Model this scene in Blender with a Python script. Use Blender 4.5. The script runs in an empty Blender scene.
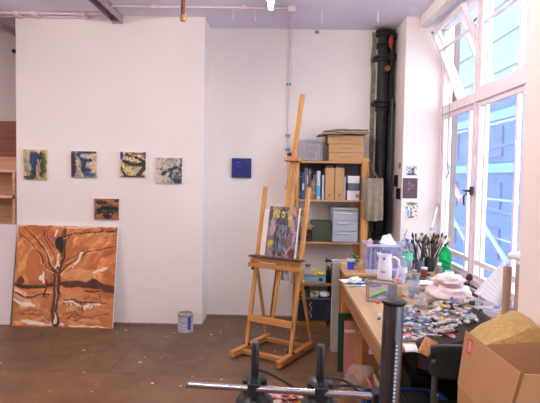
import bpy, bmesh, math, random
import numpy as np
from mathutils import Vector, Matrix, Euler, noise as mnoise
random.seed(7)
SC = bpy.context.scene
COL = SC.collection
PI = math.pi

# ---------------------------------------------------------------- camera, sky, exposure
HC = 1.55
YAW, PITCH, ROLL, FPX = -.0157, .0483, .0176, 512.6
def ray(u, v):
    a, b = u-270, v-201.5
    c, s = math.cos(ROLL), math.sin(ROLL); u0, v0 = c*a+s*b, -s*a+c*b
    X, D, Z = u0/FPX, 1., -v0/FPX
    c, s = math.cos(PITCH), math.sin(PITCH); Y, z = c*D+s*Z, -s*D+c*Z
    c, s = math.cos(YAW), math.sin(YAW)
    return Vector((c*X+s*Y, -s*X+c*Y, z))
def at(u, v, Y):            # the point at distance Y into the room
    r = ray(u, v); t = Y/r.y
    return Vector((r.x*t, Y, r.z*t+HC))
def atz(u, v, Z):           # the point on a level surface
    r = ray(u, v); t = (Z-HC)/r.z
    return Vector((r.x*t, r.y*t, Z))
def atx(u, v, X):
    r = ray(u, v); t = X/r.x
    return Vector((X, r.y*t, r.z*t+HC))
cam = bpy.data.cameras.new('camera'); camo = bpy.data.objects.new('camera', cam); COL.objects.link(camo)
F = ray(270, 201.5); R = ray(271, 201.5)-F; U = ray(270, 200.5)-F
F.normalize(); R.normalize(); U.normalize()
camo.matrix_world = Matrix(((R.x, U.x, -F.x, 0), (R.y, U.y, -F.y, 0), (R.z, U.z, -F.z, HC), (0, 0, 0, 1)))
cam.sensor_width = 36; cam.lens = FPX/540*36; cam.clip_start = .05; cam.clip_end = 200
SC.camera = camo

W = bpy.data.worlds.new('sky'); SC.world = W; W.use_nodes = True
bg = W.node_tree.nodes['Background']
bg.inputs[0].default_value = (.80, .93, 1., 1); bg.inputs[1].default_value = 4.6
SC.view_settings.view_transform = 'Standard'; SC.view_settings.look = 'None'
SC.view_settings.exposure = 0.36; SC.view_settings.gamma = 1; SC.view_settings.use_curve_mapping = False
SC.cycles.max_bounces = 10; SC.cycles.diffuse_bounces = 5; SC.cycles.transparent_max_bounces = 24
SC.cycles.caustics_reflective = False; SC.cycles.caustics_refractive = False
SC.cycles.sample_clamp_indirect = 6
TUBE_COL = (1., .875, .83); TUBE_STRENGTH = 105.

# ---------------------------------------------------------------- materials
def lin(c):
    return tuple(((x/255)/12.92 if x/255 <= .04045 else ((x/255+.055)/1.055)**2.4) for x in c)
MATS = {}
def mat(name, rgb, rough=.6, metal=0., var=.12, scale=8., bump=.0, bscale=60., stretch=(1, 1, 1), rgb2=None, spec=.5, sheen=0):
    if name in MATS: return MATS[name]
    m = bpy.data.materials.new(name); m.use_nodes = True; nt = m.node_tree; N = nt.nodes; L = nt.links
    b = N['Principled BSDF']; b.inputs['Roughness'].default_value = rough; b.inputs['Metallic'].default_value = metal
    b.inputs['Specular IOR Level'].default_value = spec
    if sheen: b.inputs['Sheen Weight'].default_value = sheen
    tc = N.new('ShaderNodeTexCoord'); mp = N.new('ShaderNodeMapping'); mp.inputs['Scale'].default_value = stretch
    L.new(tc.outputs['Object'], mp.inputs[0])
    n = N.new('ShaderNodeTexNoise'); n.inputs['Scale'].default_value = scale; n.inputs['Detail'].default_value = 5
    L.new(mp.outputs[0], n.inputs['Vector'])
    c = lin(rgb); c2 = lin(rgb2) if rgb2 else None
    r = N.new('ShaderNodeValToRGB'); r.color_ramp.elements[0].position = .3; r.color_ramp.elements[1].position = .7
    if c2: A, B = c, c2
    else: A = tuple(x*(1-var) for x in c); B = tuple(min(1, x*(1+var)) for x in c)
    r.color_ramp.elements[0].color = (*A, 1); r.color_ramp.elements[1].color = (*B, 1)
    L.new(n.outputs[0], r.inputs[0]); L.new(r.outputs[0], b.inputs['Base Color'])
    if bump:
        n2 = N.new('ShaderNodeTexNoise'); n2.inputs['Scale'].default_value = bscale; n2.inputs['Detail'].default_value = 3
        L.new(mp.outputs[0], n2.inputs['Vector'])
        bp = N.new('ShaderNodeBump'); bp.inputs['Strength'].default_value = bump; bp.inputs['Distance'].default_value = .01
        L.new(n2.outputs[0], bp.inputs['Height']); L.new(bp.outputs[0], b.inputs['Normal'])
    MATS[name] = m; return m
def wood(name, rgb, rough=.5, axis='z', var=.22):
    st = {'x': (.15, 3, 3), 'y': (3, .15, 3), 'z': (3, 3, .15)}[axis]
    return mat(name, rgb, rough, var=var, scale=9, stretch=st, bump=.08, bscale=25)
def clear(name, rgb, opac=.35, rough=.15, tint=None):
    if name in MATS: return MATS[name]
    m = bpy.data.materials.new(name); m.use_nodes = True; nt = m.node_tree; N = nt.nodes; L = nt.links
    b = N['Principled BSDF']; b.inputs['Base Color'].default_value = (*lin(rgb), 1); b.inputs['Roughness'].default_value = rough
    t = N.new('ShaderNodeBsdfTransparent'); t.inputs[0].default_value = (*(lin(tint) if tint else (.95, .96, 1)), 1)
    mx = N.new('ShaderNodeMixShader'); fr = N.new('ShaderNodeLayerWeight'); fr.inputs[0].default_value = .35
    mt = N.new('ShaderNodeMath'); mt.operation = 'MULTIPLY_ADD'; mt.inputs[1].default_value = .35; mt.inputs[2].default_value = opac
    mt.use_clamp = True
    L.new(fr.outputs['Facing'], mt.inputs[0]); L.new(mt.outputs[0], mx.inputs[0])
    L.new(t.outputs[0], mx.inputs[1]); L.new(b.outputs[0], mx.inputs[2])
    L.new(mx.outputs[0], N['Material Output'].inputs[0]); MATS[name] = m; return m
def emit(name, col, s):
    m = bpy.data.materials.new(name); m.use_nodes = True; b = m.node_tree.nodes['Principled BSDF']
    b.inputs['Base Color'].default_value = (.9, .9, .9, 1)
    b.inputs['Emission Color'].default_value = (*col, 1); b.inputs['Emission Strength'].default_value = s; return m
def paintmat():
    m = bpy.data.materials.new('oil paint'); m.use_nodes = True; N = m.node_tree.nodes; L = m.node_tree.links
    b = N['Principled BSDF']; a = N.new('ShaderNodeAttribute'); a.attribute_name = 'paint'
    b.inputs['Roughness'].default_value = .5
    n = N.new('ShaderNodeTexNoise'); n.inputs['Scale'].default_value = 90
    bp = N.new('ShaderNodeBump'); bp.inputs['Strength'].default_value = .25; bp.inputs['Distance'].default_value = .004
    L.new(a.outputs['Color'], b.inputs['Base Color']); L.new(n.outputs[0], bp.inputs['Height']); L.new(bp.outputs[0], b.inputs['Normal'])
    return m
OIL = paintmat()

def wallmat(name, rgb, dirt=.06):
    m = mat(name, rgb, .75, var=.03, scale=1.3, bump=.12, bscale=35); return m
WALL = wallmat('white wall paint', (238, 231, 227))
PIER = wallmat('white pier paint', (238, 228, 224))
CEIL = mat('ceiling paint', (230, 226, 246), .85, var=.04, scale=2, bump=.15, bscale=20)
WFR = mat('white window paint', (238, 226, 232), .45, var=.05, scale=12)
WPL = mat('white plastic', (238, 238, 244), .35, var=.03)
PAPER = mat('white paper', (240, 240, 248), .8, var=.04, bump=.1, bscale=20)
BLK = mat('black plastic', (18, 19, 23), .35, var=.2)
BLKR = mat('black cast iron', (13, 15, 16), .6, var=.5, scale=18, bump=.5, bscale=40)
CHROME = mat('brushed steel', (118, 121, 130), .2, 1., var=.06, scale=30, stretch=(1, 1, .05))
CHROMEX = mat('chromed rod', (178, 174, 178), .2, 1., var=.06, scale=30)
PINE = wood('honey pine', (188, 138, 84)); PINEX = wood('honey pine lengthwise', (186, 136, 84), axis='x'); PINEY = wood('honey pine deep', (186, 136, 84), axis='y')
BEECH = wood('varnished beech', (190, 134, 70)); BEECHY = wood('varnished beech base', (184, 126, 68), axis='y'); BEECHX = wood('varnished beech bar', (188, 130, 70), axis='x')
KRAFT = mat('kraft cardboard', (184, 142, 100), .8, var=.08, scale=5, bump=.08, bscale=60)
KRAFTD = mat('brown cardboard', (176, 134, 88), .85, var=.1, scale=6, bump=.1, bscale=40)
CANV = mat('raw canvas edge', (232, 226, 222), .85, var=.05, bump=.15, bscale=200)
CLEAR = clear('clear plastic', (232, 234, 248), .14)
CLEARD = clear('dusty clear plastic', (200, 196, 200), .22, .35)
GLASS = clear('window glass', (230, 240, 250), .02, .02)
GJAR = clear('clear glass jar', (225, 230, 244), .14, .08)

# ---------------------------------------------------------------- mesh helpers
class MB:
    def __init__(s): s.v = []; s.f = []; s.m = []; s.k = 0
    def slot(s, k): s.k = k; return s
    def add(s, vs, fs):
        o = len(s.v); s.v += [tuple(p) for p in vs]
        for f in fs: s.f.append([i+o for i in f]); s.m.append(s.k)
        return s
    def box(s, x0, x1, y0, y1, z0, z1, M=None):
        vs = [Vector((x, y, z)) for z in (z0, z1) for y in (y0, y1) for x in (x0, x1)]
        if M is not None: vs = [M @ p for p in vs]
        return s.add(vs, [(0, 2, 3, 1), (4, 5, 7, 6), (0, 1, 5, 4), (2, 6, 7, 3), (0, 4, 6, 2), (1, 3, 7, 5)])
    def bar(s, p0, p1, w, d, up=(0, 1, 0)):      # square section between two points
        p0, p1 = Vector(p0), Vector(p1); z = (p1-p0).normalized(); y = Vector(up); x = y.cross(z).normalized(); y = z.cross(x)
        vs = [q+x*a*w/2+y*b*d/2 for q in (p0, p1) for b in (-1, 1) for a in (-1, 1)]
        return s.add(vs, [(0, 2, 3, 1), (4, 5, 7, 6), (0, 1, 5, 4), (2, 6, 7, 3), (0, 4, 6, 2), (1, 3, 7, 5)])
    def cyl(s, p0, p1, r0, r1=None, n=16):
        r1 = r0 if r1 is None else r1; return s.tube([p0, p1], [r0, r1], n)
    def tube(s, pts, r, n=10, caps=True, flat=None):
        pts = [Vector(p) for p in pts]; rs = r if isinstance(r, (list, tuple)) else [r]*len(pts); vs = []; up = None
        for i, p in enumerate(pts):
            d = (pts[min(i+1, len(pts)-1)]-pts[max(i-1, 0)]).normalized()
            if up is None: up = Vector((0, 0, 1)) if abs(d.z) < .9 else Vector((1, 0, 0))
            x = up.cross(d).normalized(); y = d.cross(x); up = y
            vs += [p+(x*math.cos(2*PI*k/n)+y*math.sin(2*PI*k/n)*(flat or 1))*rs[i] for k in range(n)]
        fs = [(i*n+k, i*n+(k+1) % n, (i+1)*n+(k+1) % n, (i+1)*n+k) for i in range(len(pts)-1) for k in range(n)]
        if caps: fs += [tuple(range(n-1, -1, -1)), tuple(range((len(pts)-1)*n, len(pts)*n))]
        return s.add(vs, fs)
    def lathe(s, prof, c=(0, 0, 0), n=20, sx=1, sy=1):
        vs = [(c[0]+r*sx*math.cos(2*PI*k/n), c[1]+r*sy*math.sin(2*PI*k/n), c[2]+z) for r, z in prof for k in range(n)]
        fs = [(i*n+k, i*n+(k+1) % n, (i+1)*n+(k+1) % n, (i+1)*n+k) for i in range(len(prof)-1) for k in range(n)]
        if prof[0][0] > 1e-5: fs.append(tuple(range(n-1, -1, -1)))
        if prof[-1][0] > 1e-5: fs.append(tuple(range((len(prof)-1)*n, len(prof)*n)))
        return s.add(vs, fs)
    def prism(s, poly, a, b, axis='z'):          # outline extruded along an axis
        def P(p, h): return {'z': (p[0], p[1], h), 'y': (p[0], h, p[1]), 'x': (h, p[0], p[1])}[axis]
        n = len(poly); vs = [P(p, a) for p in poly]+[P(p, b) for p in poly]
        return s.add(vs, [tuple(range(n-1, -1, -1)), tuple(range(n, 2*n))]+[(i, (i+1) % n, n+(i+1) % n, n+i) for i in range(n)])
    def grid(s, fn, nu, nv, closed_u=False):     # fn(u,v) -> point
        vs = [fn(i/nu, j/nv) for j in range(nv+1) for i in range(nu+1)]
        return s.add(vs, [(j*(nu+1)+i, j*(nu+1)+i+1, (j+1)*(nu+1)+i+1, (j+1)*(nu+1)+i) for j in range(nv) for i in range(nu)])
    def blob(s, c, r, sub=2, amp=.15, fr=3., seed=0):
        bm = bmesh.new(); bmesh.ops.create_icosphere(bm, subdivisions=sub, radius=1)
        for v in bm.verts:
            n = mnoise.noise(v.co*fr+Vector((seed*3.7, seed, 0)))
            v.co *= 1+amp*n*2
        vs = [(c[0]+v.co.x*r[0], c[1]+v.co.y*r[1], c[2]+v.co.z*r[2]) for v in bm.verts]; fs = [[v.index for v in f.verts] for f in bm.faces]
        bm.free(); return s.add(vs, fs)
    def build(s, name, m, parent=None, bevel=0, smooth=False, solid=0, sub=0, loc=None, rot=None):
        me = bpy.data.meshes.new(name); me.from_pydata(s.v, [], s.f); ms = m if isinstance(m, (list, tuple)) else [m]
        for q in ms: me.materials.append(q)
        if len(ms) > 1: me.polygons.foreach_set('material_index', s.m)
        bm = bmesh.new(); bm.from_mesh(me); bmesh.ops.recalc_face_normals(bm, faces=bm.faces); bm.to_mesh(me); bm.free()
        if smooth:
            me.polygons.foreach_set('use_smooth', [True]*len(me.polygons))
            try: me.set_sharp_from_angle(angle=math.radians(40))
            except Exception: pass
        o = bpy.data.objects.new(name, me); COL.objects.link(o)
        if parent: o.parent = parent
        if loc is not None: o.location = loc
        if rot is not None: o.rotation_euler = rot
        if solid: q = o.modifiers.new('thickness', 'SOLIDIFY'); q.thickness = solid; q.offset = 0
        if bevel: q = o.modifiers.new('bevel', 'BEVEL'); q.width = bevel; q.segments = 2; q.limit_method = 'ANGLE'
        if sub: q = o.modifiers.new('subsurf', 'SUBSURF'); q.levels = sub; q.render_levels = sub
        return o
def tag(o, label, cat, group=None):
    o['label'] = label; o['category'] = cat
    if group: o['group'] = group
    return o
def thing(name, label, cat, loc=(0, 0, 0), rz=0, group=None, rot=None):
    o = bpy.data.objects.new(name, None); COL.objects.link(o); o.empty_display_size = .05
    o.location = loc; o.rotation_euler = rot or (0, 0, rz); return tag(o, label, cat, group)
def struct(o): o['kind'] = 'structure'; return o
def dup(root, loc, rot, label=None, mats=None):
    r = root.copy(); COL.objects.link(r); r.location = loc; r.rotation_euler = rot
    if label: r['label'] = label
    for ch in list(root.children):
        c = ch.copy(); COL.objects.link(c); c.parent = r
        for g in list(ch.children):
            d = g.copy(); COL.objects.link(d); d.parent = c
    return r

# ---------------------------------------------------------------- painted canvases: brush strokes laid on a fine grid
class Art:
    def __init__(s, w, h, rgb, seed=1, mottled=.12):
        s.w, s.h = w, h; s.rng = np.random.RandomState(seed)
        s.a = np.tile(np.array(rgb, float), (h, w, 1)); s.X, s.Y = np.meshgrid((np.arange(w)+.5)/w, (np.arange(h)+.5)/h)
        s.mottle(mottled); s.X = s.X+.05*(s.field(7, 7)-.5)+.025*(s.field(19, 19)-.5); s.Y = s.Y+.05*(s.field(7, 7)-.5)+.025*(s.field(19, 19)-.5)
    def field(s, n, m):
        g = s.rng.rand(m+2, n+2); x = np.clip(s.X, 0, 1)*n; y = np.clip(s.Y, 0, 1)*m; i = x.astype(int); j = y.astype(int); fx = x-i; fy = y-j
        return g[j, i]*(1-fx)*(1-fy)+g[j, i+1]*fx*(1-fy)+g[j+1, i]*(1-fx)*fy+g[j+1, i+1]*fx*fy
    def mottle(s, k):
        f = s.field(6, 6)*.6+s.field(14, 18)*.4; s.a *= (1+k*2*(f-.5))[..., None]
    def put(s, mask, rgb, op=1.):
        mask = np.clip(mask, 0, 1)[..., None]*op; s.a = s.a*(1-mask)+np.array(rgb, float)*mask
    def ell(s, x, y, rx, ry, rgb, op=1., rag=.35, ang=0):
        c, d = math.cos(ang), math.sin(ang); X = (s.X-x)*c+(s.Y-y)*d; Y = -(s.X-x)*d+(s.Y-y)*c
        q = (X/rx)**2+(Y/ry)**2+rag*(s.field(13, 13)-.5)*2; s.put((1-q)*4, rgb, op)
    def line(s, pts, wd, rgb, op=1., w1=None, dry=0):
        w1 = wd if w1 is None else w1; n = len(pts)-1; best = np.full(s.X.shape, 9.)
        for i in range(n):
            (ax, ay), (bx, by) = pts[i], pts[i+1]; L = (bx-ax)**2+(by-ay)**2+1e-9
            t = np.clip(((s.X-ax)*(bx-ax)+(s.Y-ay)*(by-ay))/L, 0, 1); d = np.hypot(s.X-ax-t*(bx-ax), s.Y-ay-t*(by-ay))
            w = wd+(w1-wd)*(i+t)/n; best = np.minimum(best, d/w)
        if dry: best = best+dry*s.field(25, 25)
        s.put((1.15-best)*3, rgb, op)
    def strokes(s, n, box, cols, ln=.1, wd=.012, ang=None, op=.85):
        for _ in range(n):
            x = s.rng.uniform(box[0], box[2]); y = s.rng.uniform(box[1], box[3]); a = s.rng.uniform(0, PI) if ang is None else ang+s.rng.normal()*.25
            l = ln*s.rng.uniform(.5, 1.2)/2; c = cols[s.rng.randint(len(cols))]
            s.line([(x-l*math.cos(a), y-l*math.sin(a)), (x+l*math.cos(a), y+l*math.sin(a))], wd*s.rng.uniform(.6, 1.3), c, op)
    def finish(s, n, ln, wd, lo=.55, hi=1.25, op=.75):   # short broken strokes picking up the colour beneath
        for _ in range(n):
            x, y = s.rng.rand(2); c = s.a[min(s.h-1, int(y*s.h)), min(s.w-1, int(x*s.w))]*s.rng.uniform(lo, hi)
            a = s.rng.uniform(0, PI)*.5+2.2*x; l = ln*s.rng.uniform(.4, 1.2)/2
            x += s.rng.normal()*wd; y += s.rng.normal()*wd
            s.line([(x-l*math.cos(a), y-l*math.sin(a)), (x+l*math.cos(a), y+l*math.sin(a))], wd*s.rng.uniform(.5, 1.2), np.clip(c, 0, 255), op)
        return s
    def mesh(s, name, Wd, Hd, parent, loc=(0, 0, 0)):   # upright in XZ, centred in x, bottom at z=0, facing -y
        w, h = s.w, s.h; me = bpy.data.meshes.new(name)
        vs = [((i/w-.5)*Wd, 0, (1-j/h)*Hd) for j in range(h+1) for i in range(w+1)]
        fs = [(j*(w+1)+i, (j+1)*(w+1)+i, (j+1)*(w+1)+i+1, j*(w+1)+i+1) for j in range(h) for i in range(w)]
        me.from_pydata(vs, [], fs); me.materials.append(OIL)
        A = np.clip(s.a, 0, 255)/255; A = np.where(A <= .04045, A/12.92, ((A+.055)/1.055)**2.4).reshape(-1, 3)
        at_ = me.color_attributes.new('paint', 'FLOAT_COLOR', 'CORNER')
        C = np.ones((w*h, 4, 4)); C[:, :, :3] = A[:, None, :]; at_.data.foreach_set('color', C.ravel())
        o = bpy.data.objects.new(name, me); COL.objects.link(o); o.parent = parent; o.location = loc; return o
def canvas(label, art, Wd, Hd, loc, rot=(0, 0, 0), depth=.02, edge=None, name='painting', cat='painting', group=None):
    t = thing(name, label, cat, loc, 0, group, rot)
    MB().box(-Wd/2, Wd/2, 0, depth, 0, Hd).build('canvas_edge', edge or CANV, t, bevel=.002)
    art.mesh('painted_surface', Wd, Hd, t, (0, -.0008, 0)); return t

# ================================================================ THE ROOM
H = 3.143
YA, YB, X0, X1, XP, XW, YC, YD = 5.227, 5.606, -2.69, -.767, 1.23, 1.586, 5.126, 2.60
def floormat():
    m = bpy.data.materials.new('worn floor'); m.use_nodes = True; N = m.node_tree.nodes; L = m.node_tree.links; b = N['Principled BSDF']
    tc = N.new('ShaderNodeTexCoord'); mp = N.new('ShaderNodeMapping'); mp.inputs['Location'].default_value = (.32, 1.02, 0)
    mp.inputs['Rotation'].default_value = (0, 0, .03)
    L.new(tc.outputs['Object'], mp.inputs[0])
    br = N.new('ShaderNodeTexBrick'); br.inputs['Scale'].default_value = 1.; br.inputs['Brick Width'].default_value = 2.2; br.inputs['Row Height'].default_value = 1.22
    br.inputs['Mortar Size'].default_value = .005; br.inputs['Mortar Smooth'].default_value = .3; br.inputs['Bias'].default_value = 0
    br.inputs['Color1'].default_value = (*lin((134, 100, 70)), 1); br.inputs['Color2'].default_value = (*lin((114, 90, 68)), 1); br.inputs['Mortar'].default_value = (*lin((84, 60, 50)), 1)
    L.new(mp.outputs[0], br.inputs['Vector'])
    n1 = N.new('ShaderNodeTexNoise'); n1.inputs['Scale'].default_value = 1.6; n1.inputs['Detail'].default_value = 8; n1.inputs['Roughness'].default_value = .65; L.new(tc.outputs['Object'], n1.inputs['Vector'])
    r1 = N.new('ShaderNodeValToRGB'); r1.color_ramp.elements[0].position = .3; r1.color_ramp.elements[0].color = (*lin((176, 150, 140)), 1); r1.color_ramp.elements[1].position = .72; r1.color_ramp.elements[1].color = (*lin((255, 250, 244)), 1)
    L.new(n1.outputs[0], r1.inputs[0])
    mx = N.new('ShaderNodeMixRGB'); mx.blend_type = 'MULTIPLY'; mx.inputs[0].default_value = .95; L.new(br.outputs['Color'], mx.inputs[1]); L.new(r1.outputs[0], mx.inputs[2])
    v = N.new('ShaderNodeTexVoronoi'); v.inputs['Scale'].default_value = 9; v.inputs['Randomness'].default_value = 1; L.new(tc.outputs['Object'], v.inputs['Vector'])
    n2 = N.new('ShaderNodeTexNoise'); n2.inputs['Scale'].default_value = 3.1; L.new(tc.outputs['Object'], n2.inputs['Vector'])
    ad = N.new('ShaderNodeMath'); ad.operation = 'MULTIPLY_ADD'; ad.inputs[1].default_value = -.55; L.new(n2.outputs[0], ad.inputs[0]); L.new(v.outputs['Distance'], ad.inputs[2])
    r2 = N.new('ShaderNodeValToRGB'); r2.color_ramp.elements[0].position = 0; r2.color_ramp.elements[0].color = (1, 1, 1, 1); r2.color_ramp.elements[1].position = .02; r2.color_ramp.elements[1].color = (0, 0, 0, 1)
    ad2 = N.new('ShaderNodeMath'); ad2.operation = 'ADD'; ad2.inputs[1].default_value = .225; L.new(ad.outputs[0], ad2.inputs[0]); L.new(ad2.outputs[0], r2.inputs[0])
    mx2 = N.new('ShaderNodeMixRGB'); mx2.inputs[2].default_value = (*lin((214, 200, 190)), 1); L.new(r2.outputs[0], mx2.inputs[0]); L.new(mx.outputs[0], mx2.inputs[1])
    L.new(mx2.outputs[0], b.inputs['Base Color']); b.inputs['Roughness'].default_value = .42
    n3 = N.new('ShaderNodeTexNoise'); n3.inputs['Scale'].default_value = 7; n3.inputs['Detail'].default_value = 4; L.new(tc.outputs['Object'], n3.inputs['Vector'])
    r3 = N.new('ShaderNodeMapRange'); r3.inputs['To Min'].default_value = .3; r3.inputs['To Max'].default_value = .62; L.new(n3.outputs[0], r3.inputs[0]); L.new(r3.outputs[0], b.inputs['Roughness'])
    return m
FX0, FY0 = -6.2, -4.2
struct(MB().box(FX0, 1.70, FY0, 7.0, -.1, 0).build('floor', floormat()))
struct(MB().box(FX0, 1.70, FY0, 7.0, H, H+.12).build('ceiling', CEIL))
struct(MB().box(X0, X1, YA, 6.9, 0, H).build('wall_back_left', WALL))
struct(MB().box(X1, 1.70, YB, 6.9, 0, H).build('wall_back', WALL))
struct(MB().box(FX0, X0, 5.9, 6.9, 0, H).build('wall_alcove', WALL))
struct(MB().box(FX0-.1, FX0, FY0, 7., 0, H).build('wall_left', WALL))
struct(MB().box(FX0, 1.70, FY0-.1, FY0, 0, H).build('wall_front', WALL))
# window side: far pier, near pier, the low wall under the windows, an added second window beside the camera
ZS, ZH = .70, 3.06
struct(MB().box(XP, 1.70, YC, YB, 0, H).build('wall_right_far_pier', PIER))
struct(MB().box(XP, 1.70, 1.25, YD, 0, H).build('wall_right_near_pier', PIER))
struct(MB().box(XW-.06, 1.70, YD, YC, 0, ZS).build('wall_right_under_window', PIER))
struct(MB().box(XW-.02, 1.70, YD, YC, ZH, H).build('wall_right_over_window', PIER))
struct(MB().box(XP, 1.70, -1.4, 1.25, 0, ZS).build('wall_right_low', PIER))
struct(MB().box(XP, 1.70, -1.4, 1.25, ZH, H).build('wall_right_high', PIER))
struct(MB().box(XP, 1.70, FY0, -1.4, 0, H).build('wall_right_rear', PIER))
struct(MB().box(1.36, 1.43, YD, YC-.02, 3.03, H).build('trim_1', PIER, bevel=.004))
# dusty strip where the wall meets the floor
DUST = mat('grimy skirting line', (150, 124, 108), .9, var=.3, scale=30)
struct(MB().box(X0, X1+.004, YA-.006, YA, 0, .014).build('baseboard_left', DUST))
struct(MB().box(X1, .2, YB-.008, YB, 0, .016).build('baseboard_back', DUST))

def window(name, y0, y1, xw, z0, z1, mods, open_first):
    """frame with a transom; each module has a casement below and a light above, with margin bars"""
    w = bpy.data.objects.new(name, None); COL.objects.link(w); struct(w); w.location = (xw, y0, 0)
    def b(nm, x0, x1, a, c, d, e, m=WFR, par=w, bv=.004):
        return MB().box(x0, x1, a-y0, c-y0, d, e).build(nm, m, par, bevel=bv)
    zt0, zt1 = 2.18, 2.262
    b('frame', 0, .07, y0, y1, z0, z0+.05); b('frame', 0, .07, y0, y1, z1-.045, z1)
    b('frame', 0, .07, y0, y0+.05, z0+.05, z1-.045); b('frame', 0, .07, y1-.05, y1, z0+.05, z1-.045)
    b('transom', -.012, .075, y0+.05, y1-.05, zt0, zt1)
    b('window_sill', -.075, .0, y0, y1, z0-.035, z0)
    for i, (a, c) in enumerate(mods):
        if i: b('mullion', -.005, .07, c-.0, c+.05, z0+.05, zt0); b('mullion', -.005, .07, c, c+.05, zt1, z1-.045)
        # casement below
        q = MB(); s = .038
        A, C, D, E = a-y0, c-y0, z0+.05, zt0
        q.box(.012, .055, A, A+s, D, E).box(.012, .055, C-s, C, D, E).box(.012, .055, A+s, C-s, D, D+s).box(.012, .055, A+s, C-s, E-s, E)
        cs = q.build('casement', WFR, w, bevel=.003)
        q = MB(); g = .024
        for y in (A+.13, C-.13-g): q.box(.018, .05, y, y+g, D+s, E-s)
        q.box(.02, .048, A+s, C-s, .865, .905); q.build('glazing_bars', WFR, cs, bevel=.002)
        MB().box(.031, .035, A+s, C-s, D+s, E-s).build('glass_pane', GLASS, cs)
        # light above
        D, E = zt1, z1-.045; zc = (D+E)/2
        hin = bpy.data.objects.new('top_light', None) if False else None
        M = Matrix.Translation((.033, 0, zc)) @ Matrix.Rotation(-.40 if (open_first and i == 0) else 0, 4, 'Y') @ Matrix.Translation((-.033, 0, -zc))
        q = MB()
        q.box(.012, .055, A, A+s, D, E, M).box(.012, .055, C-s, C, D, E, M).box(.012, .055, A+s, C-s, D, D+s, M).box(.012, .055, A+s, C-s, E-s, E, M)
        cs = q.build('top_sash', WFR, w, bevel=.003)
        q = MB()
        for y in (A+.13, C-.13-g): q.box(.018, .05, y, y+g, D+s, E-s, M)
        q.box(.02, .048, A+s, C-s, E-.22, E-.22+g, M); q.build('glazing_bars', WFR, cs, bevel=.002)
        MB().box(.031, .035, A+s, C-s, D+s, E-s, M).build('glass_pane', GLASS, cs)
        if open_first and i == 0:
            st = MB(); p = M @ Vector((.02, A+.02, E-.2)); st.tube([p, (.03, A+.01, E-.1)], .006); st.tube([M @ Vector((.015, C-.05, E-.03)), M @ Vector((.0, C-.05, E-.01)), (.03, C-.03, E-.02)], .006)
            st.build('sash_stay', BLK, w)
    return w
w1 = window('window_1', YD, YC, XW, ZS, ZH, [(4.25, YC-.05), (3.38, 4.20), (YD+.05, 3.33)], True)
w2 = window('added_window', -1.4, 1.25, XW, ZS, ZH, [(.38, 1.20), (-.5, .33), (-1.35, -.55)], False)  # unseen window, added to bring in more daylight
# casement handle on the middle mullion
hd = MB(); p = atx(471.5, 191, XW-.012); q = p-Vector(w1.location)
hd.box(q.x-.01, q.x+.01, q.y-.018, q.y+.018, q.z-.035, q.z+.035); hd.cyl((q.x-.04, q.y, q.z), (q.x, q.y, q.z), .011)
hd.tube([(q.x-.035, q.y-.01, q.z), (q.x-.04, q.y+.07, q.z+.0)], .008); hd.tube([(q.x-.035, q.y+.01, q.z-.02), (q.x-.04, q.y+.065, q.z-.05), (q.x-.035, q.y+.06, q.z-.12)], .007)
hd.build('window_handle', BLK, w1, smooth=True)
# loose wires knotted beside the window and the sash cord
wr = MB(); c = atx(448, 164, XW-.05)
wr.tube([(c.x, c.y+.02, 2.30), (c.x, c.y+.01, 1.95), (c.x, c.y, c.z+.02)], .0022, 6)
wr.tube([(c.x, c.y+.18, 2.9), (c.x, c.y+.21, 2.3), (c.x, c.y+.20, 1.85), (c.x, c.y+.14, 1.74), (c.x, c.y+.03, c.z+.04)], .002, 6)
for k in range(3):
    pts = [(c.x+.01*math.cos(t*1.3+k), c.y+(.035+.02*k)*math.cos(t+k), c.z-.03-.03*k+(.05+.01*k)*math.sin(t)) for t in np.linspace(0, 5.2, 16)]
    wr.tube(pts, .0024, 6)
tag(wr.build('tangled_wire', mat('tarnished wire', (120, 104, 96), .5, .6)), 'thin tangled wire hanging in a knot beside the window jamb', 'wire')

# ---------------------------------------------------------------- the street outside
nt = mat('blue building netting', (34, 84, 134), .9, var=.14, scale=1.4, bump=.2, bscale=6)
bd = mat('pale blue band', (84, 130, 168), .8, var=.06); pk = mat('deep blue panel', (26, 68, 122), .7, var=.2, scale=2)
struct(MB().box(1.75, 60, -10, 90, -4.2, -4).build('ground', mat('grey street', (120, 124, 132), .9, var=.1)))
t = thing('building', 'blue netted building with pale bands across the street behind the window', 'building', (5.5, 4, 0))
MB().box(0, 2, 5.2, 44, -4, 4.0).build('wall', nt, t)
for z in (-1.2, 1.75, 3.05, 3.8): MB().box(-.14, 0, 5.2, 44, z, z+.22).build('band', bd, t)
for i in range(12):
    for z in (-.4, .75, 2.15): MB().box(-.05, .02, 5.6+3.1*i, 7.6+3.1*i, z, z+.75).build('window_panel', pk, t)
MB().box(.0, 2, 5.2, 44, 4.03, 4.12).build('roof_edge', bd, t)
t = thing('office_block', 'tall pale cyan building far off, seen through the upper window panes', 'building', (20, 22, -4))
MB().box(0, 8, 0, 75, 0, 27).build('wall', mat('pale cyan cladding', (112, 132, 134), .8, var=.08, scale=.25, bump=.1), t)
for k in range(7): MB().box(-.2, 0, 0, 75, 6.5+3*k, 6.8+3*k).build('band', mat('pale cladding band', (122, 142, 144), .8), t)
for k in range(5): MB().bar((-.35, 2+11*k, 9), (-.35, 22+11*k, 15), .35, .35, (1, 0, 0)).build('glare_streak', mat('bright streak', (150, 166, 172), .7), t)  # pale diagonal bars standing in for white glare streaks in the panes
t = thing('brick_pier', 'brown brick pier just outside the far window jamb', 'pier', (1.715, 5.14, -1))
bm_ = mat('outside brick', (120, 92, 80), .9, var=.3, scale=14, bump=.3)
MB().box(0, .05, 0, .06, 0, 4.3).build('brick_face', bm_, t, bevel=.004)
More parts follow.
